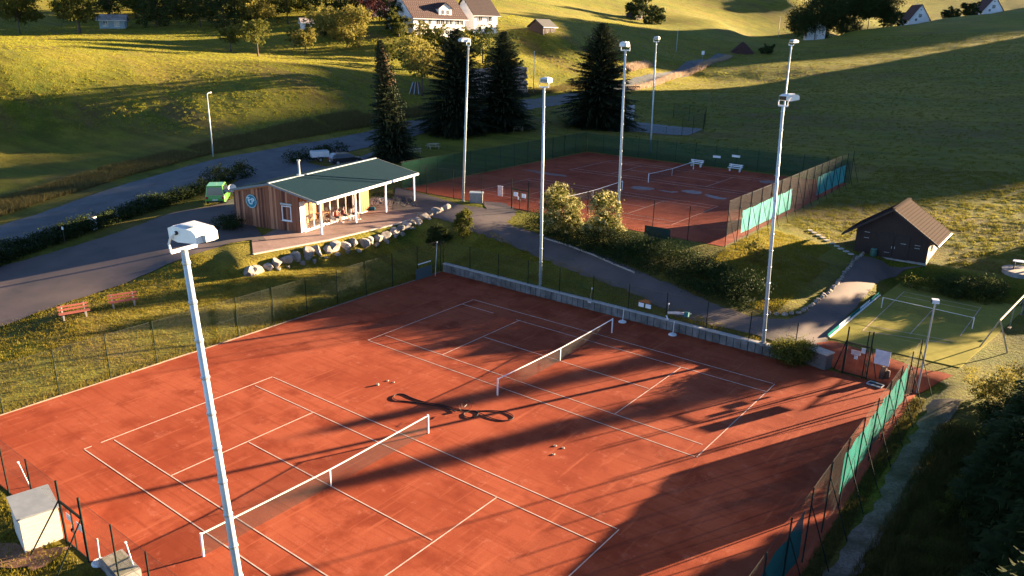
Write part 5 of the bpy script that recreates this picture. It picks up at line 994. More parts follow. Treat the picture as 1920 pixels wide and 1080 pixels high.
a, b = Vector(atz(46, 1034, 0)), Vector(atz(119, 1008, 0)); a.z = gz(a.x, a.y); M_cabw = mat('cabinet_white', (.66, .60, .50), .7, (.56, .50, .41), 2, 5, stretch=(1, 1, 8)); d = (b - a); d.z = 0
t, L = box_at('equipment_cabinet', 'white metal cabinet with grey flat roof outside the near left corner of the court', 'cabinet', a, b, 1.75, 1.55, M_cabw, mat('grey_sheet', (.22, .24, .25), .6, (.27, .29, .30), 3), tilt=.10)
for k in range(8): MB().box((L / 2, -.008, .12 + .18 * k), (L - .05, .016, .165)).build('siding', M_cabw, t)
a = Vector(atz(186, 1062, 0)); t, L = box_at('concrete_slab', 'grey concrete slab outside the fence at the bottom left', 'slab', a, a + Vector((1.7, -.15, 0)), .9, .35, M_conc, z=gz(a.x, a.y))
MB().box((L / 2, .45, .365), (L * .9, .7, .03)).build('cap', mat('mossy', (.16, .15, .09), .95, (.28, .26, .22), 3), t)
q = atz(881, 381, 3.0); t, L = box_at('utility_cabinet', 'small grey utility cabinet with pale roof next to a floodlight mast', 'cabinet', (q[0], q[1], 2.98), (q[0] + 1.05, q[1] + .75, 2.98), .85, 1.05, mat('cabinet_grey', (.22, .21, .19), .85, (.28, .27, .25), 3), mat('cabinet_lid', (.45, .50, .48), .6)); MB().box((L / 2, -.012, .5), (L * .8, .02, .8)).build('door', MAT['cabinet_grey'], t)
a, b = atz(1208, 441, 3.0), atz(1256, 449, 3.0); t = thing('windbreak_board', 'dark green board leaning on the front fence of the upper court', 'board', (a[0], a[1], 2.98), math.atan2(b[1] - a[1], b[0] - a[0])); L = math.hypot(b[0] - a[0], b[1] - a[1]); MB().box((L / 2, 0, .45), (L, .05, .88)).build('panel', mat('board_green', (.012, .035, .03), .7), t); MB().box((L / 2, 0, .91), (L + .04, .07, .04)).build('top_rail', M_post, t)
# wooden sacks, tray, sticks near the gate
q = atz(1652, 712, 0); t = thing('rolled_mat', 'dark brown rolled drag mat standing by the corner fence', 'mat', (q[0], q[1], 0), .4)
for i, (x, y, r, h) in enumerate(((0, 0, .17, .85), (.28, .06, .15, .62), (.14, .26, .13, .7))): MB().tube([(x, y, 0), (x + .02, y, h * .5), (x + .05, y + .03, h)], [r, r * 1.08, r * .85], 10).build('roll', mat('mat_brown', (.05, .03, .025), .95, (.08, .05, .04), 8) if i == 0 else MAT['mat_brown'], t, True)
q = atz(1641, 722, 0); t = thing('shoe_tray', 'flat grey shoe cleaning tray on the clay by the corner fence', 'tray', (q[0], q[1], .005), -.15); mb = MB()
for s in (-1, 1): MB().box((s * .42, 0, .04), (.05, .5, .07)).build('rim', M_steel, t); MB().box((0, s * .25, .04), (.79, .05, .07)).build('rim', M_steel, t)
MB().box((0, 0, .02), (.8, .46, .02)).build('tray_base', M_dark, t)
def stand(px, py, label, h=1.0):
    q = atz(px, py, 0); t = thing('parasol_stand', label, 'stand', (q[0], q[1], .004)); MB().tube([(0, 0, 0), (0, 0, .05), (0, 0, .09)], [.29, .29, .24], 24).build('base', M_white, t); MB().tube([(0, .02, .09), (.02, .05, h)], .028, 8).build('tube', M_white, t); return t
stand(1167, 604, 'white parasol stand at the court wall, left of its twin'); stand(1261, 628, 'white parasol stand at the court wall, right of its twin'); stand(187, 1056, 'white parasol stand inside the near fence at the bottom left', 1.1)
t = thing('leaning_pole', 'white pole leaning on the near fence at the bottom left edge', 'pole', (*atz(257, 1082, 0)[:2], 0)); MB().tube([(0, 0, 0), (-.75, .1, 1.15)], .025, 6).build('shaft', M_white, t); MB().box((-.75, .1, 1.15), (.08, .08, .04)).build('tip', M_white, t)
t = thing('leaning_pole', 'white pole leaning on the near fence left of the white cabinet', 'pole', (*atz(56, 912, 0)[:2], 0)); MB().tube([(0, 0, 0), (-.7, -.05, 1.0)], .022, 6).build('shaft', M_white, t); MB().box((-.7, -.05, 1.0), (.08, .08, .04)).build('tip', M_white, t)
# things hung on the low fence: y=28.1
def at_y(px, py, y): d = ray(px, py); return Vector(CAM + d * ((y - CAM[1]) / d[1]))
c = at_y(1209, 570, 28.08); t = thing('scoreboard', 'small scoreboard with two white panels and orange rails on the low fence', 'scoreboard', c); 
for s in (-1, 1): MB().box((s * .28, 0, -.12), (.42, .03, .30)).build('panel', M_white, t)
M_or = mat('orange_paint', (.5, .13, .03), .6)
for k in range(3): MB().box((-.05 + .1 * k, .01, .12 + .09 * k), (.95 - .2 * k, .03, .05)).build('rail', M_or, t)
c = at_y(1268, 587, 28.0); t = thing('rolled_drag_net', 'pale rolled drag net with teal end hung on the low fence', 'net', c); MB().tube([(-.62, 0, -.12), (.0, .02, 0), (.62, 0, .10)], [.09, .10, .09], 10).build('roll', mat('roll_pale', (.55, .42, .36), .85, (.65, .55, .5), 6), t, True); MB().box((.78, 0, .10), (.30, .22, .34)).build('bracket', mat('bracket_teal', (.01, .12, .12), .6), t); MB().tube([(.85, -.05, .2), (1.15, -.1, .24)], .02, 6).build('handle', M_white, t); MB().bar((-.75, 0, -.35), (-.58, 0, -.62), .07).build('toggle', M_white, t)
def broom(px0, py0, px1, py1, label, y=28.05):
    a, b = at_y(px0, py0, y), at_y(px1, py1, y); t = thing('broom', label, 'broom', b); MB().tube([(0, 0, 0), a - b], .016, 6).build('handle', MAT['pale_wood'], t); MB().box((0, -.03, -.04), (.3, .07, .12), .0).build('brush_head', MAT['roll_pale'], t); MB().box(a - b, (.07, .05, .12)).build('grip', M_white, t)
broom(1110, 541, 1106, 565, 'broom hanging on the low fence between two fence posts'); broom(1254, 570, 1251, 598, 'broom hanging on the low fence left of the rolled drag net')
a = Vector((-18.6, 25.6, 0)); t = thing('drag_bar', 'white scraper bar and grey board leaning in the back left corner of the court', 'scraper', a, math.pi / 2); MB().box((.0, -.02, 1.35), (1.5, .05, .07)).build('bar', M_white, t); MB().box((-.05, .0, .5), (1.9, .04, .95)).build('board', mat('board_bluegrey', (.06, .085, .085), .8), t); MB().tube([(1.0, -.3, 0), (1.75, .15, 2.8)], .025, 6).build('prop', M_steel, t)
# ---------------------------------------------------------------- hose loops and markers on the clay
def zB(x, y): return atz(640 + x * .1875, 660 + y * .1875, 0)
def smooth(pts, n=6):
    P_ = [np.array(p[:2]) for p in pts]; out = []
    for i in range(len(P_) - 1):
        p0, p1, p2, p3 = P_[max(i - 1, 0)], P_[i], P_[i + 1], P_[min(i + 2, len(P_) - 1)]
        for k in range(n): u = k / n; out.append(.5 * ((2 * p1) + (-p0 + p2) * u + (2 * p0 - 5 * p1 + 4 * p2 - p3) * u * u + (-p0 + 3 * p1 - 3 * p2 + p3) * u ** 3))
    out.append(P_[-1]); return out
hp = [(1130, 600), (1050, 562), (920, 540), (800, 515), (660, 497), (560, 488), (520, 462), (545, 430), (620, 425), (720, 468), (850, 508), (980, 532), (1100, 560), (1240, 585), (1370, 592), (1500, 590), (1640, 605), (1718, 642), (1705, 676), (1620, 690), (1500, 664), (1400, 622), (1330, 592), (1265, 600), (1225, 622), (1240, 650), (1290, 660), (1350, 645), (1365, 615), (1320, 592)]
pts = smooth([zB(*p) for p in hp]); t = thing('hose', 'long black watering hose laid in loops between the two courts', 'hose', (pts[0][0], pts[0][1], 0)); MB().tube([(p[0] - pts[0][0], p[1] - pts[0][1], .03 + .006 * math.sin(i * .21)) for i, p in enumerate(pts)], .026, 7).build('tube', M_black, t, True); MB().tube([(-.1, 0, .07), (.12, 0, .07)], .045, 8).build('coupling', M_dark, t)
q = zB(1240, 590); t = thing('hose_reel', 'thin wire hose reel hoops standing at the crossing of the hose', 'hose reel', (q[0], q[1], 0), .3)
for y, r in ((-.16, .30), (.16, .30)):
    MB().tube([(r * math.cos(a), y, .31 + r * math.sin(a)) for a in np.linspace(0, 2 * math.pi, 21)], .010, 5).build('hoop', M_dark, t)
MB().tube([(0, -.18, .31), (0, .18, .31)], .02, 6).build('axle', M_dark, t); MB().tube([(-.1, 0, .62), (.1, 0, .62)], .014, 6).build('grip', M_dark, t)
for i, (px, py, r, h, lab) in enumerate([(708, 722, .09, .10, 'white bucket-like marker lying left of the hose loop'), (727, 714, .08, .03, 'flat white sprinkler cover above the hose loop, left one'), (738, 717, .07, .03, 'flat white sprinkler cover above the hose loop, right one'), (1041, 836, .09, .03, 'sprinkler cover right of the hose, upper left of three'), (1056, 840, .08, .03, 'sprinkler cover right of the hose, right of three'), (1038, 852, .08, .03, 'sprinkler cover right of the hose, lowest of three')]):
    q = atz(px, py, 0); t = thing('sprinkler_cover', lab, 'cover', (q[0], q[1], .003), 0, 'small white covers on the clay'); MB().tube([(0, 0, 0), (0, 0, h)], [r, r * .9], 14).build('cap', mat('cover_white', (.38, .28, .21), .8, (.5, .40, .32), 5) if i == 0 else MAT['cover_white'], t); MB().tube([(0, 0, h), (0, 0, h + .02)], r * .35, 10).build('nozzle', M_dark, t)
# ---------------------------------------------------------------- seats
M_redw = mat('red_slats', (.32, .09, .06), .7, (.25, .07, .05), 5, 4, stretch=(2, 2, 2))
def bench(px0, py0, px1, py1, label, slat, leg, group, z=None, w_=1.85, side=1, name='park_bench'):
    a, b = (hit(px0, py0), hit(px1, py1)) if z is None else (Vector(atz(px0, py0, z)), Vector(atz(px1, py1, z))); c = (a + b) / 2; t = thing(name, label, 'bench', (c.x, c.y, gz(c.x, c.y) if z is None else z), math.atan2(b.y - a.y, b.x - a.x), group)
    for k in range(3): MB().box((0, side * (-.20 + .15 * k), .45), (w_, .13, .04)).build('seat_slat', slat, t)
    for k in range(2): MB().box((0, side * (.24 + .05 * k), .64 + .2 * k), (w_, .04, .12)).build('back_slat', slat, t)
    for s in (-1, 1): MB().box((s * w_ * .36, side * -.12, .2), (.10, .08, .42)).build('leg', leg, t); MB().bar((s * w_ * .36, side * .16, 0), (s * w_ * .36, side * .33, .92), .08).build('back_leg', leg, t)
    return t
bench(119, 602, 163, 592, 'red slatted bench on the grass bank, left of its twin', M_redw, M_conc, 'red benches above the court'); bench(212, 578, 253, 571, 'red slatted bench on the grass bank, right of its twin', M_redw, M_conc, 'red benches above the court')
bench(1294, 311, 1316, 314, 'white bench at the back of the upper court beside the net post', M_white, M_white, 'white benches on the upper court', 3.0, 1.9, 1, 'court_bench'); bench(1366, 320, 1389, 323, 'white bench at the back of the upper court, right of the other white bench', M_white, M_white, 'white benches on the upper court', 3.0, 1.9, 1, 'court_bench')
def picnic(px, py, label, rz):
    q = hit(px, py); t = thing('picnic_table', label, 'picnic table', q, rz, 'picnic tables by the conifers')
    for k in range(4): MB().box((0, -.3 + .2 * k, .74), (1.8, .18, .04)).build('top_plank', M_pw, t)
    for s in (-1, 1):
        MB().box((0, s * .72, .45), (1.8, .24, .04)).build('bench_plank', M_pw, t)
        for s2 in (-1, 1): MB().bar((s2 * .7, s * .6, 0), (s2 * .7, s * .2, .72), .07).build('leg', M_pw, t)
        MB().box((s * .7, 0, .43), (.06, 1.5, .07)).build('crossbar', M_pw, t)
picnic(812, 279, 'wooden picnic table on the lawn right of the slender spruce', 1.2); picnic(778, 288, 'wooden picnic table at the foot of the slender spruce', .9); picnic(938, 246, 'pale picnic table under the right twin conifer', .9); picnic(972, 246, 'dark picnic table right of the one under the conifer', .5)
for px, py, lab in ((1344, 294, 'small white board on the back fence between the white benches'), (1380, 293, 'long white board on the back fence above the right white bench')):
    d = ray(px, py); c0 = up(0, 29.05); s_ = (c0[1] - CAM[1]) / d[1]; c = Vector(CAM + d * s_); t = thing('court_sign', lab, 'sign', c, .0122); MB().box((0, 0, 0), (1.1, .03, .28)).build('panel', M_white, t); MB().box((0, -.02, .15), (1.14, .03, .03)).build('rail', M_steel, t)
# ---------------------------------------------------------------- puddles on the upper court
M_pud = mat('puddle', (.17, .05, .03), .42, (.12, .036, .024), 1.5, 5, spec=.10)
def puddle(label, pts, z=3.006):
    P_ = [atz(*p, 3.0) for p in pts]; n = len(P_); c = sum(P_) / n; out = []
    for i in range(n):
        for k in range(5):
            u = k / 5; p0, p1, p2, p3 = P_[(i - 1) % n], P_[i], P_[(i + 1) % n], P_[(i + 2) % n]; q = .5 * ((2 * p1) + (-p0 + p2) * u + (2 * p0 - 5 * p1 + 4 * p2 - p3) * u * u + (-p0 + 3 * p1 - 3 * p2 + p3) * u ** 3); out.append((q[0] + random.uniform(-.16, .16), q[1] + random.uniform(-.16, .16), z))
    me = bpy.data.meshes.new('puddle'); me.from_pydata(out, [], [tuple(range(len(out)))]); me.update(); tag(link('puddle', me, M_pud), kind='structure')
puddle('', [(1183, 350), (1200, 349), (1222, 352), (1226, 355), (1205, 356.5), (1188, 354)]); puddle('', [(1232, 355), (1250, 358), (1270, 359.5), (1262, 361.5), (1245, 359)]); puddle('', [(1278, 357.5), (1296, 356.5), (1314, 360), (1310, 364), (1292, 362)]); puddle('', [(1322, 364), (1338, 367), (1362, 372.5), (1350, 374), (1330, 370)])
puddle('', [(975, 318), (1000, 319), (1030, 324), (1058, 328), (1062, 331), (1030, 328), (1000, 323)]); puddle('', [(1423, 339), (1440, 338), (1455, 341), (1445, 344), (1428, 343)])
# ---------------------------------------------------------------- vehicles
M_tyre = mat('tyre', (.015, .015, .016), .8); M_rim = mat('rim', (.4, .41, .42), .35, metal=.7)
M_redl = mat('tail_light', (.30, .01, .01), .3); M_head = mat('head_light', (.6, .62, .62), .15)
def wheel(parent, x, y, r, w_=.2):
    o = MB().tube([(x, y - w_ / 2, r), (x, y - w_ / 2 + .03, r), (x, y + w_ / 2 - .03, r), (x, y + w_ / 2, r)], [r * .92, r, r, r * .92], 20).build('wheel', M_tyre, parent, False); MB().tube([(x, y - w_ / 2 - .006, r), (x, y + w_ / 2 + .006, r)], r * .62, 14).build('rim', M_rim, o); return o
def car(label, loc, rz, paint, L=4.1, Wd=1.74, h=1.45, van=False):
    """nose along +x"""
    t = thing('parked_car', label, 'car', loc, rz); w2 = Wd / 2
    lower = [(-L / 2, .32), (-L / 2 - .02, .62), (-L / 2 + .05, .88), (L * .18, .92), (L * .42, .82), (L / 2, .66), (L / 2 + .02, .40), (L / 2 - .1, .24), (L * .36, .2), (-L * .40, .2)]
    cabin = [(-L / 2 + .10, .88), (-L / 2 + (.18 if van else .34), h - .10), (-L / 2 + (.3 if van else .65), h), (L * .05, h), (L * .12, h - .05), (L * .30, .90)]
    def loft(prof, ws):
        n = len(prof); V = []; F = []
        for y, ins in ws:
            cx = sum(p[0] for p in prof) / n; V += [(cx + (p[0] - cx) * ins[0], y * (1 - ins[1] * max(0, (p[1] - .88) / (h - .88)) if p[1] > .88 else 1), p[1] if ins[0] == 1 else .2 + (p[1] - .2) * ins[2]) for p in prof]
        for i in range(len(ws) - 1):
            for k in range(n): F.append((i * n + k, i * n + (k + 1) % n, (i + 1) * n + (k + 1) % n, (i + 1) * n + k))
        F.append(tuple(range(n))[::-1]); F.append(tuple((len(ws) - 1) * n + k for k in range(n))); return MB().add(V, F)
    loft(lower, [(-w2, (.97, 0, .96)), (-w2 + .07, (1, 0, 1)), (w2 - .07, (1, 0, 1)), (w2, (.97, 0, .96))]).build('body', paint, t, False)
    loft(cabin, [(-w2 + .05, (1, .16, 1)), (w2 - .05, (1, .16, 1))]).build('cabin', paint, t)
    def gl(v, nm): MB().add(v, [tuple(range(len(v)))]).build(nm, M_pane, t)
    for s in (-1, 1):
        y0, y1 = s * (w2 - .045), s * (w2 - .045 - .11); a = -L / 2 + (.3 if van else .5)
        gl([(a, y0 + s * .006, .93), (-.05, y0 + s * .006, .93), (-.05, y1 + s * .008, h - .12), (a + .12, y1 + s * .008, h - .12)], 'side_window'); gl([(.03, y0 + s * .006, .93), (L * .25, y0 + s * .006, .93), (L * .10, y1 + s * .008, h - .12), (.03, y1 + s * .008, h - .12)], 'side_window')
        MB().box((L * .2, s * (w2 + .08), .95), (.1, .16, .12)).build('mirror', paint, t); MB().box((-L / 2 + .0, s * (w2 - .16), .72), (.07, .22, .24)).build('tail_light', M_redl, t); MB().box((L / 2 - .06, s * (w2 - .24), .66), (.14, .34, .13)).build('headlight', M_head, t)
        for x in (-L * .31, L * .31): wheel(t, x, s * (w2 - .09), .31)
        MB().box((-.05, s * (w2 + .004), .78), (.14, .02, .03)).build('door_handle', M_dark, t)
    a, b = (-L / 2 + .10, .93), (-L / 2 + (.17 if van else .325), h - .13); gl([(a[0] - .01, -w2 + .16, a[1]), (a[0] - .01, w2 - .16, a[1]), (b[0] - .012, w2 - .26, b[1]), (b[0] - .012, -w2 + .26, b[1])], 'rear_window')
    gl([(L * .295, -w2 + .14, .92), (L * .295, w2 - .14, .92), (L * .13, w2 - .24, h - .08), (L * .13, -w2 + .24, h - .08)], 'windscreen')
    MB().box((-L / 2 - .035, 0, .52), (.02, .5, .12)).build('number_plate', M_white, t); MB().box((-L / 2 - .03, 0, .34), (.06, Wd - .2, .14)).build('bumper', M_dark, t); MB().box((L / 2 + .01, 0, .34), (.06, Wd - .2, .14)).build('bumper', M_dark, t); return t
q = hit(648, 308); car('black hatchback parked beside the white trailer above the clubhouse roof', q + Vector((0, 0, .06)), math.radians(68), mat('paint_black', (.012, .012, .014), .25, spec=.6, coat=.6))
q = hit(410, 377); car('bright green estate car parked behind the clubhouse gable', q + Vector((0, 0, .06)), math.radians(140), mat('paint_green', (.10, .34, .04), .35, spec=.5, coat=.5), L=4.4, Wd=1.85, h=1.85, van=True)
q = hit(600, 303); t = thing('car_trailer', 'white box trailer beside the black car', 'trailer', q + Vector((0, 0, .06)), math.radians(62)); mb = MB(); mb.box((0, 0, .62), (2.3, 1.3, .08)); mb.build('floor_pan', M_steel, t)
for s in (-1, 1): MB().box((0, s * .64, 1.0), (2.3, .04, .72)).build('side_panel', M_white, t); MB().box((s * 1.13, 0, 1.0), (.04, 1.24, .72)).build('end_panel', M_white, t); wheel(t, -.05, s * .74, .29, .16); MB().box((-.05, s * .74, .64), (.75, .2, .04)).build('mudguard', M_dark, t)
MB().box((0, 0, 1.372), (2.3, 1.3, .02)).build('cover', mat('tarp_grey', (.35, .42, .42), .6), t); MB().tube([(1.1, 0, .55), (2.1, 0, .5)], .04, 6).build('drawbar', M_steel, t)
# ---------------------------------------------------------------- bicycles on the terrace
def bike(loc, rz, label, fm, lean=.08):
    t = thing('bicycle', label, 'bicycle', loc, rz, 'bicycles under the clubhouse roof'); t.rotation_euler = (lean, 0, rz)
    for x in (-.52, .52):
        w_ = MB().tube([(x + .33 * math.cos(a), 0, .34 + .33 * math.sin(a)) for a in np.linspace(0, 2 * math.pi, 25)], .024, 6).build('wheel', M_tyre, t); mb = MB()
        for k in range(10): a = math.pi * k / 5; mb.bar((x, 0, .34), (x + .31 * math.cos(a), 0, .34 + .31 * math.sin(a)), .006)
        tag(mb.build('spokes', M_rim, w_), kind='stuff')
    mb = MB()
    for a, b in (((-.52, .34), (-.16, .82)), ((-.52, .34), (-.05, .32)), ((-.05, .32), (-.20, .9)), ((-.05, .32), (.36, .78)), ((-.17, .8), (.34, .86)), ((.32, .98), (.52, .34))): mb.tube([(a[0], 0, a[1]), (b[0], 0, b[1])], .02, 6)
    mb.build('frame', fm, t); MB().box((-.21, 0, .93), (.25, .13, .05)).build('saddle', M_black, t); MB().tube([(.30, -.28, 1.02), (.33, 0, 1.0), (.30, .28, 1.02)], .015, 6).build('handlebar', M_dark, t); MB().tube([(-.05, -.09, .32), (-.05, .09, .32)], .09, 12).build('crank', M_dark, t)
for px, py, rz, m_, lab in ((715, 386, 1.2, mat('bike_white', (.6, .6, .6), .4), 'white and black bicycle standing by the third porch post'), (708, 384, 1.35, M_black, 'dark bicycle nearest the orange end wall of the clubhouse'), (740, 386, 1.5, M_black, 'small dark bicycle between the two right porch posts'), (766, 388, .55, M_black, 'bicycle parked at the outermost porch post')):
    q = atz(px, py, 2.66); bike((q[0], q[1], 2.66), rz, lab, m_)
q = atz(697, 394, 2.66); t = thing('sports_bag', 'teal sports bag on the terrace by the orange wall', 'bag', (q[0], q[1], 2.66), .6); MB().tube([(-.34, 0, .16), (-.3, 0, .17), (.3, 0, .17), (.34, 0, .16)], [.12, .17, .17, .12], 10).build('body', mat('bag_teal', (.01, .10, .13), .7), t, True); MB().tube([(-.15, 0, .33), (-.12, 0, .45), (.12, 0, .45), (.15, 0, .33)], .015, 5).build('strap', M_dark, t)
# ---------------------------------------------------------------- people on the terrace
M_skin = mat('skin', (.44, .25, .17), .6, subsurf=.1); M_hair = mat('hair', (.05, .03, .02), .7); M_hairb = mat('hair_fair', (.35, .22, .10), .7)
def person(label, loc, rz, shirt, shorts, hair, lean=.0, reach=0.0):
    """seated figure, facing local +y, seat 0.45 m"""
    t = thing('person', label, 'person', loc, rz, 'people seated on the terrace'); V = []; E = []; Rr = []
    def v(p, r, par=None):
        V.append(p); Rr.append(r); i = len(V) - 1
        if par is not None: E.append((par, i))
        return i
    pel = v((0, 0, .54), (.15, .12)); wa = v((0, -.02 + lean * .2, .72), (.13, .10), pel); chv = v((0, lean * .5, .92), (.155, .11), wa); nk = v((0, lean * .7, 1.06), (.06, .06), chv); nk2 = v((0, lean * .8 + .01, 1.12), (.052, .055), nk); hd = v((0, lean * .9 + .03, 1.21), (.078, .092), nk2); v((0, lean * .9 + .025, 1.30), (.07, .085), hd)
    for s in (-1, 1):
        hp_ = v((s * .10, .05, .52), (.085, .085), pel); kn = v((s * .14, .46, .50), (.06, .06), hp_); an = v((s * .14, .50, .09), (.036, .038), kn); v((s * .15, .64, .04), (.035, .028), an)
        sh = v((s * .19, lean * .55, .99), (.055, .055), chv); el = v((s * .25, .12 + lean * .5, .74), (.04, .04), sh); wr_ = v((s * .17, .34 + reach, .66), (.026, .028), el); pm = v((s * .15, .41 + reach, .65), (.036, .016), wr_)
        for k in range(4): f = v((s * .15 + (k - 1.5) * .019, .455 + reach, .652), (.009, .009), pm); v((s * .15 + (k - 1.5) * .020, .49 + reach + (.012 if k in (1, 2) else 0), .635), (.008, .008), f)
        th = v((s * .15 - s * .04, .42 + reach, .652), (.010, .010), pm); v((s * .15 - s * .05, .45 + reach, .645), (.009, .009), th)
    me = bpy.data.meshes.new('body'); me.from_pydata(V, E, []); o = bpy.data.objects.new('body_tmp', me); COL.objects.link(o); md = o.modifiers.new('s', 'SKIN'); md.use_smooth_shade = True
    for i, r in enumerate(Rr): me.skin_vertices[0].data[i].radius = r
    me.skin_vertices[0].data[0].use_root = True; o.modifiers.new('u', 'SUBSURF').levels = 1
    dg = bpy.context.evaluated_depsgraph_get(); dg.update(); nm = bpy.data.meshes.new_from_object(o.evaluated_get(dg)); bpy.data.objects.remove(o); nm.name = 'body'; nm.materials.clear(); b = link('body', nm, M_skin, t, True)
    hy = lean * .9 + .03
    sh_ = MB().tube([(0, -.01, .56), (0, -.015 + lean * .2, .74), (0, lean * .45, .93), (0, lean * .62, 1.04)], [.175, .165, .185, .10], 14).build('shirt', shirt, t, True)
    for s in (-1, 1): MB().tube([(s * .15, lean * .55, 1.0), (s * .215, .05 + lean * .5, .86)], [.085, .068], 10).build('sleeve', shirt, sh_, True); MB().tube([(s * .08, .0, .53), (s * .13, .36, .51)], [.115, .09], 12).build('shorts_leg', shorts, t, True); MB().extr([(s * .15 - .045, .44, 0), (s * .15 + .045, .44, 0), (s * .15 + .045, .71, 0), (s * .15 - .045, .71, 0)], (0, 0, .07)).build('shoe', M_white, t)
    bm = bmesh.new(); bmesh.ops.create_uvsphere(bm, u_segments=12, v_segments=8, radius=.112); 
    for vv in bm.verts: vv.co = Vector((vv.co.x * .92, vv.co.y * 1.02 - .012, vv.co.z * .95))
    bmesh.ops.delete(bm, geom=[vv for vv in bm.verts if vv.co.z < .0 and vv.co.y > -.02], context='VERTS'); hm_ = bpy.data.meshes.new('hair'); bm.to_mesh(hm_); bm.free(); ho = link('hair', hm_, hair, t, True); ho.location = (0, hy, 1.25)
    for s in (-1, 1): MB().box((s * .035, hy + .105, 1.245), (.022, .012, .012)).build('eye', M_dark, b); MB().tube([(s * .09, hy, 1.21), (s * .09, hy, 1.26)], .016, 6).build('ear', M_skin, b)
    MB().extr([(-.014, hy + .10, 1.20), (.014, hy + .10, 1.20), (0, hy + .10, 1.245)], (0, .022, 0)).build('nose', M_skin, b); MB().box((0, hy + .098, 1.17), (.05, .012, .012)).build('mouth', M_redl, b); return t
def tchair(loc, rz, label): wchair(loc, rz, label, M_white)
ppl = [(636, 411, -.9, mat('shirt_red', (.42, .07, .04), .8), M_dark, M_hair, .12, .05, 'person in a red top leaning forward on a terrace chair, leftmost of the three'), (650, 407, -.7, mat('shirt_dark', (.12, .03, .03), .8), M_dark, M_hair, .02, 0, 'person in a dark red top seated in the middle of the terrace group'), (668, 405, -1.4, mat('shirt_pale', (.6, .42, .33), .8), M_dark, M_hairb, .05, .02, 'person in a pale top seated beside the second porch post')]
for i, (px, py, rz, a_, b_, c_, ln, rc, lab) in enumerate(ppl):
    q = atz(px, py + 6, 2.66); p = Vector((q[0], q[1], 2.66)); Rm = Matrix.Rotation(rz, 3, 'Z'); person(lab, p - Rm @ Vector((0, .3, 0)), rz, a_, b_, c_, ln, rc); tchair(p - Rm @ Vector((0, .34, 0)), rz, ('chair under the leftmost person on the terrace', 'chair under the middle person on the terrace', 'chair under the person beside the second porch post')[i])
q = atz(620, 414, 2.66); t = thing('sun_lounger', 'white folding lounger with a pale towel left of the seated people', 'lounger', (q[0], q[1], 2.66), 2.0); MB().box((.1, 0, .33), (1.2, .6, .05)).build('bed', M_white, t); MB().extr([(.68, -.3, .33), (.68, .3, .33), (1.15, .3, .75), (1.15, -.3, .75)], (.0, 0, .05)).build('backrest', mat('towel', (.55, .5, .55), .9), t)
for s in (-1, 1):
    for x in (-.4, .6): MB().box((x, s * .26, .155), (.04, .04, .31)).build('leg', M_steel, t)
# ---------------------------------------------------------------- far small things
lg = MB().tube([(0, 0, 0), (0, 3.2, 0)], [.26, .24], 10).mesh('log'); lg.materials.append(mat('log_end', (.52, .36, .26), .85, (.36, .23, .16), 3, rand=.25))
a, b = hit(870, 193), hit(990, 177); d = b - a; L = math.hypot(d.x, d.y); t = thing('log_pile', 'sunlit stack of pale cut logs behind the twin conifers', 'log pile', a + Vector((0, 0, .1)), math.atan2(d.y, d.x))
for r in range(12):
    n = int(L / .62 - r * .6)
    for c_ in range(n):
        o = link('log', lg, None, t); sc_ = random.uniform(.8, 1.3); o.location = (c_ * .62 + r * .31 + random.uniform(-.06, .06), random.uniform(-.35, .35), .28 + r * .5 + (b.z - a.z) * c_ * .62 / L); o.scale = (sc_ * 1.12, 1, sc_ * 1.12)
q = hit(780, 176); t = thing('timber_stack', 'leaning stack of weathered poles and boards under the open golden tree', 'timber stack', q, .8)
for k in range(9): MB().bar((-1.4 + .32 * k, -1.2, 0), (-.5 + .14 * k, .1, 2.3), .16, .06).build('plank', M_steel if k % 3 == 0 else M_bark, t); MB().bar((-1.4 + .32 * k, 1.3, 0), (-.5 + .14 * k, .1, 2.25), .16, .06).build('plank', M_bark, t)
q = Vector(atd(1393, 84, 288)); mb = MB(); V = []; n = 22; rs = random.Random(4)
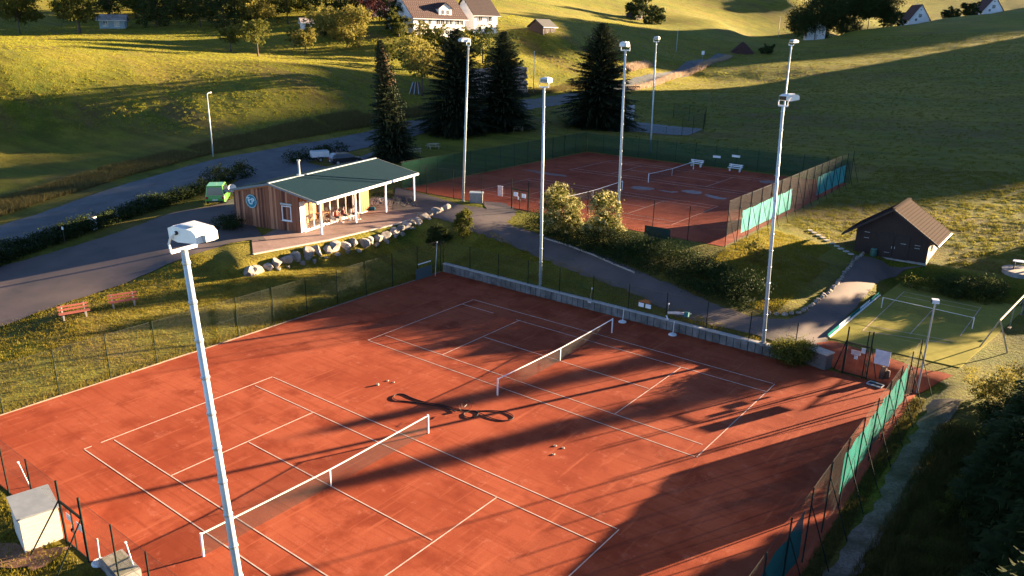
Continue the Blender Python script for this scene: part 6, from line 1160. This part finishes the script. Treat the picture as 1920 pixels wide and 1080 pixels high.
for i in range(7):
    for k in range(n): a = 2 * math.pi * k / n; r = 5.0 * (1 - i / 6.4) * rs.uniform(.93, 1.07); V.append((r * math.cos(a) * 1.0, r * math.sin(a) * .7, -.8 + 4.6 * (i / 6) ** .8 + rs.uniform(-.12, .12)))
mb.add(V, [(i * n + k, i * n + (k + 1) % n, (i + 1) * n + (k + 1) % n, (i + 1) * n + k) for i in range(6) for k in range(n)] + [tuple(6 * n + k for k in range(n))]); o = mb.build('earth_mound', mat('earth', (.07, .03, .022), .95, (.045, .022, .018), 1.5, 5, bump=.1)); o.location = (q.x, q.y, gz(q.x, q.y)); tag(o, 'dark red brown earth mound beside the far end of the road', 'mound')
q = hit(1317, 112); t = thing('road_sign', 'small white roadside sign near the end of the road', 'sign', q, .66); MB().tube([(0, 0, -.1), (0, 0, 2.0)], .04, 6).build('post', M_steel, t); MB().box((0, -.05, 2.3), (1.0, .04, 1.3)).build('panel', M_white, t)
c = Vector(atd(115, 32, 188)); t = thing('tyre_rings', 'pair of small black rings hanging under the bent fruit tree', 'rings', c, .66)
for x in (-.56, .56):
    MB().tube([(x + .45 * math.cos(a), 0, .45 * math.sin(a)) for a in np.linspace(0, 2 * math.pi, 25)], .11, 8).build('ring', M_black, t, True); MB().tube([(x, 0, .45), (x * .8, 0, 3.2)], .02, 4).build('rope', M_bark, t)
q = hit(176, 430); t = thing('wrapped_bundle', 'white wrapped bundle with black stripes standing in the gap of the road hedge', 'bundle', q, .2)
for k in range(4): MB().tube([(0, 0, .02 + .3 * k), (0, 0, .3 + .3 * k)], [.36, .35], 14).build('roll', M_white, t, False); MB().tube([(0, 0, .301 + .3 * k), (0, 0, .319 + .3 * k)], .30, 14).build('strap', M_black, t)
q = hit(122, 456); t = thing('marker_post', 'thin post with a small pale plate in front of the road hedge', 'post', q, .6); MB().tube([(0, 0, -.1), (0, 0, 1.3)], .03, 6).build('post', M_bark, t); MB().box((0, -.03, 1.35), (.16, .02, .26)).build('plate', M_white, t)
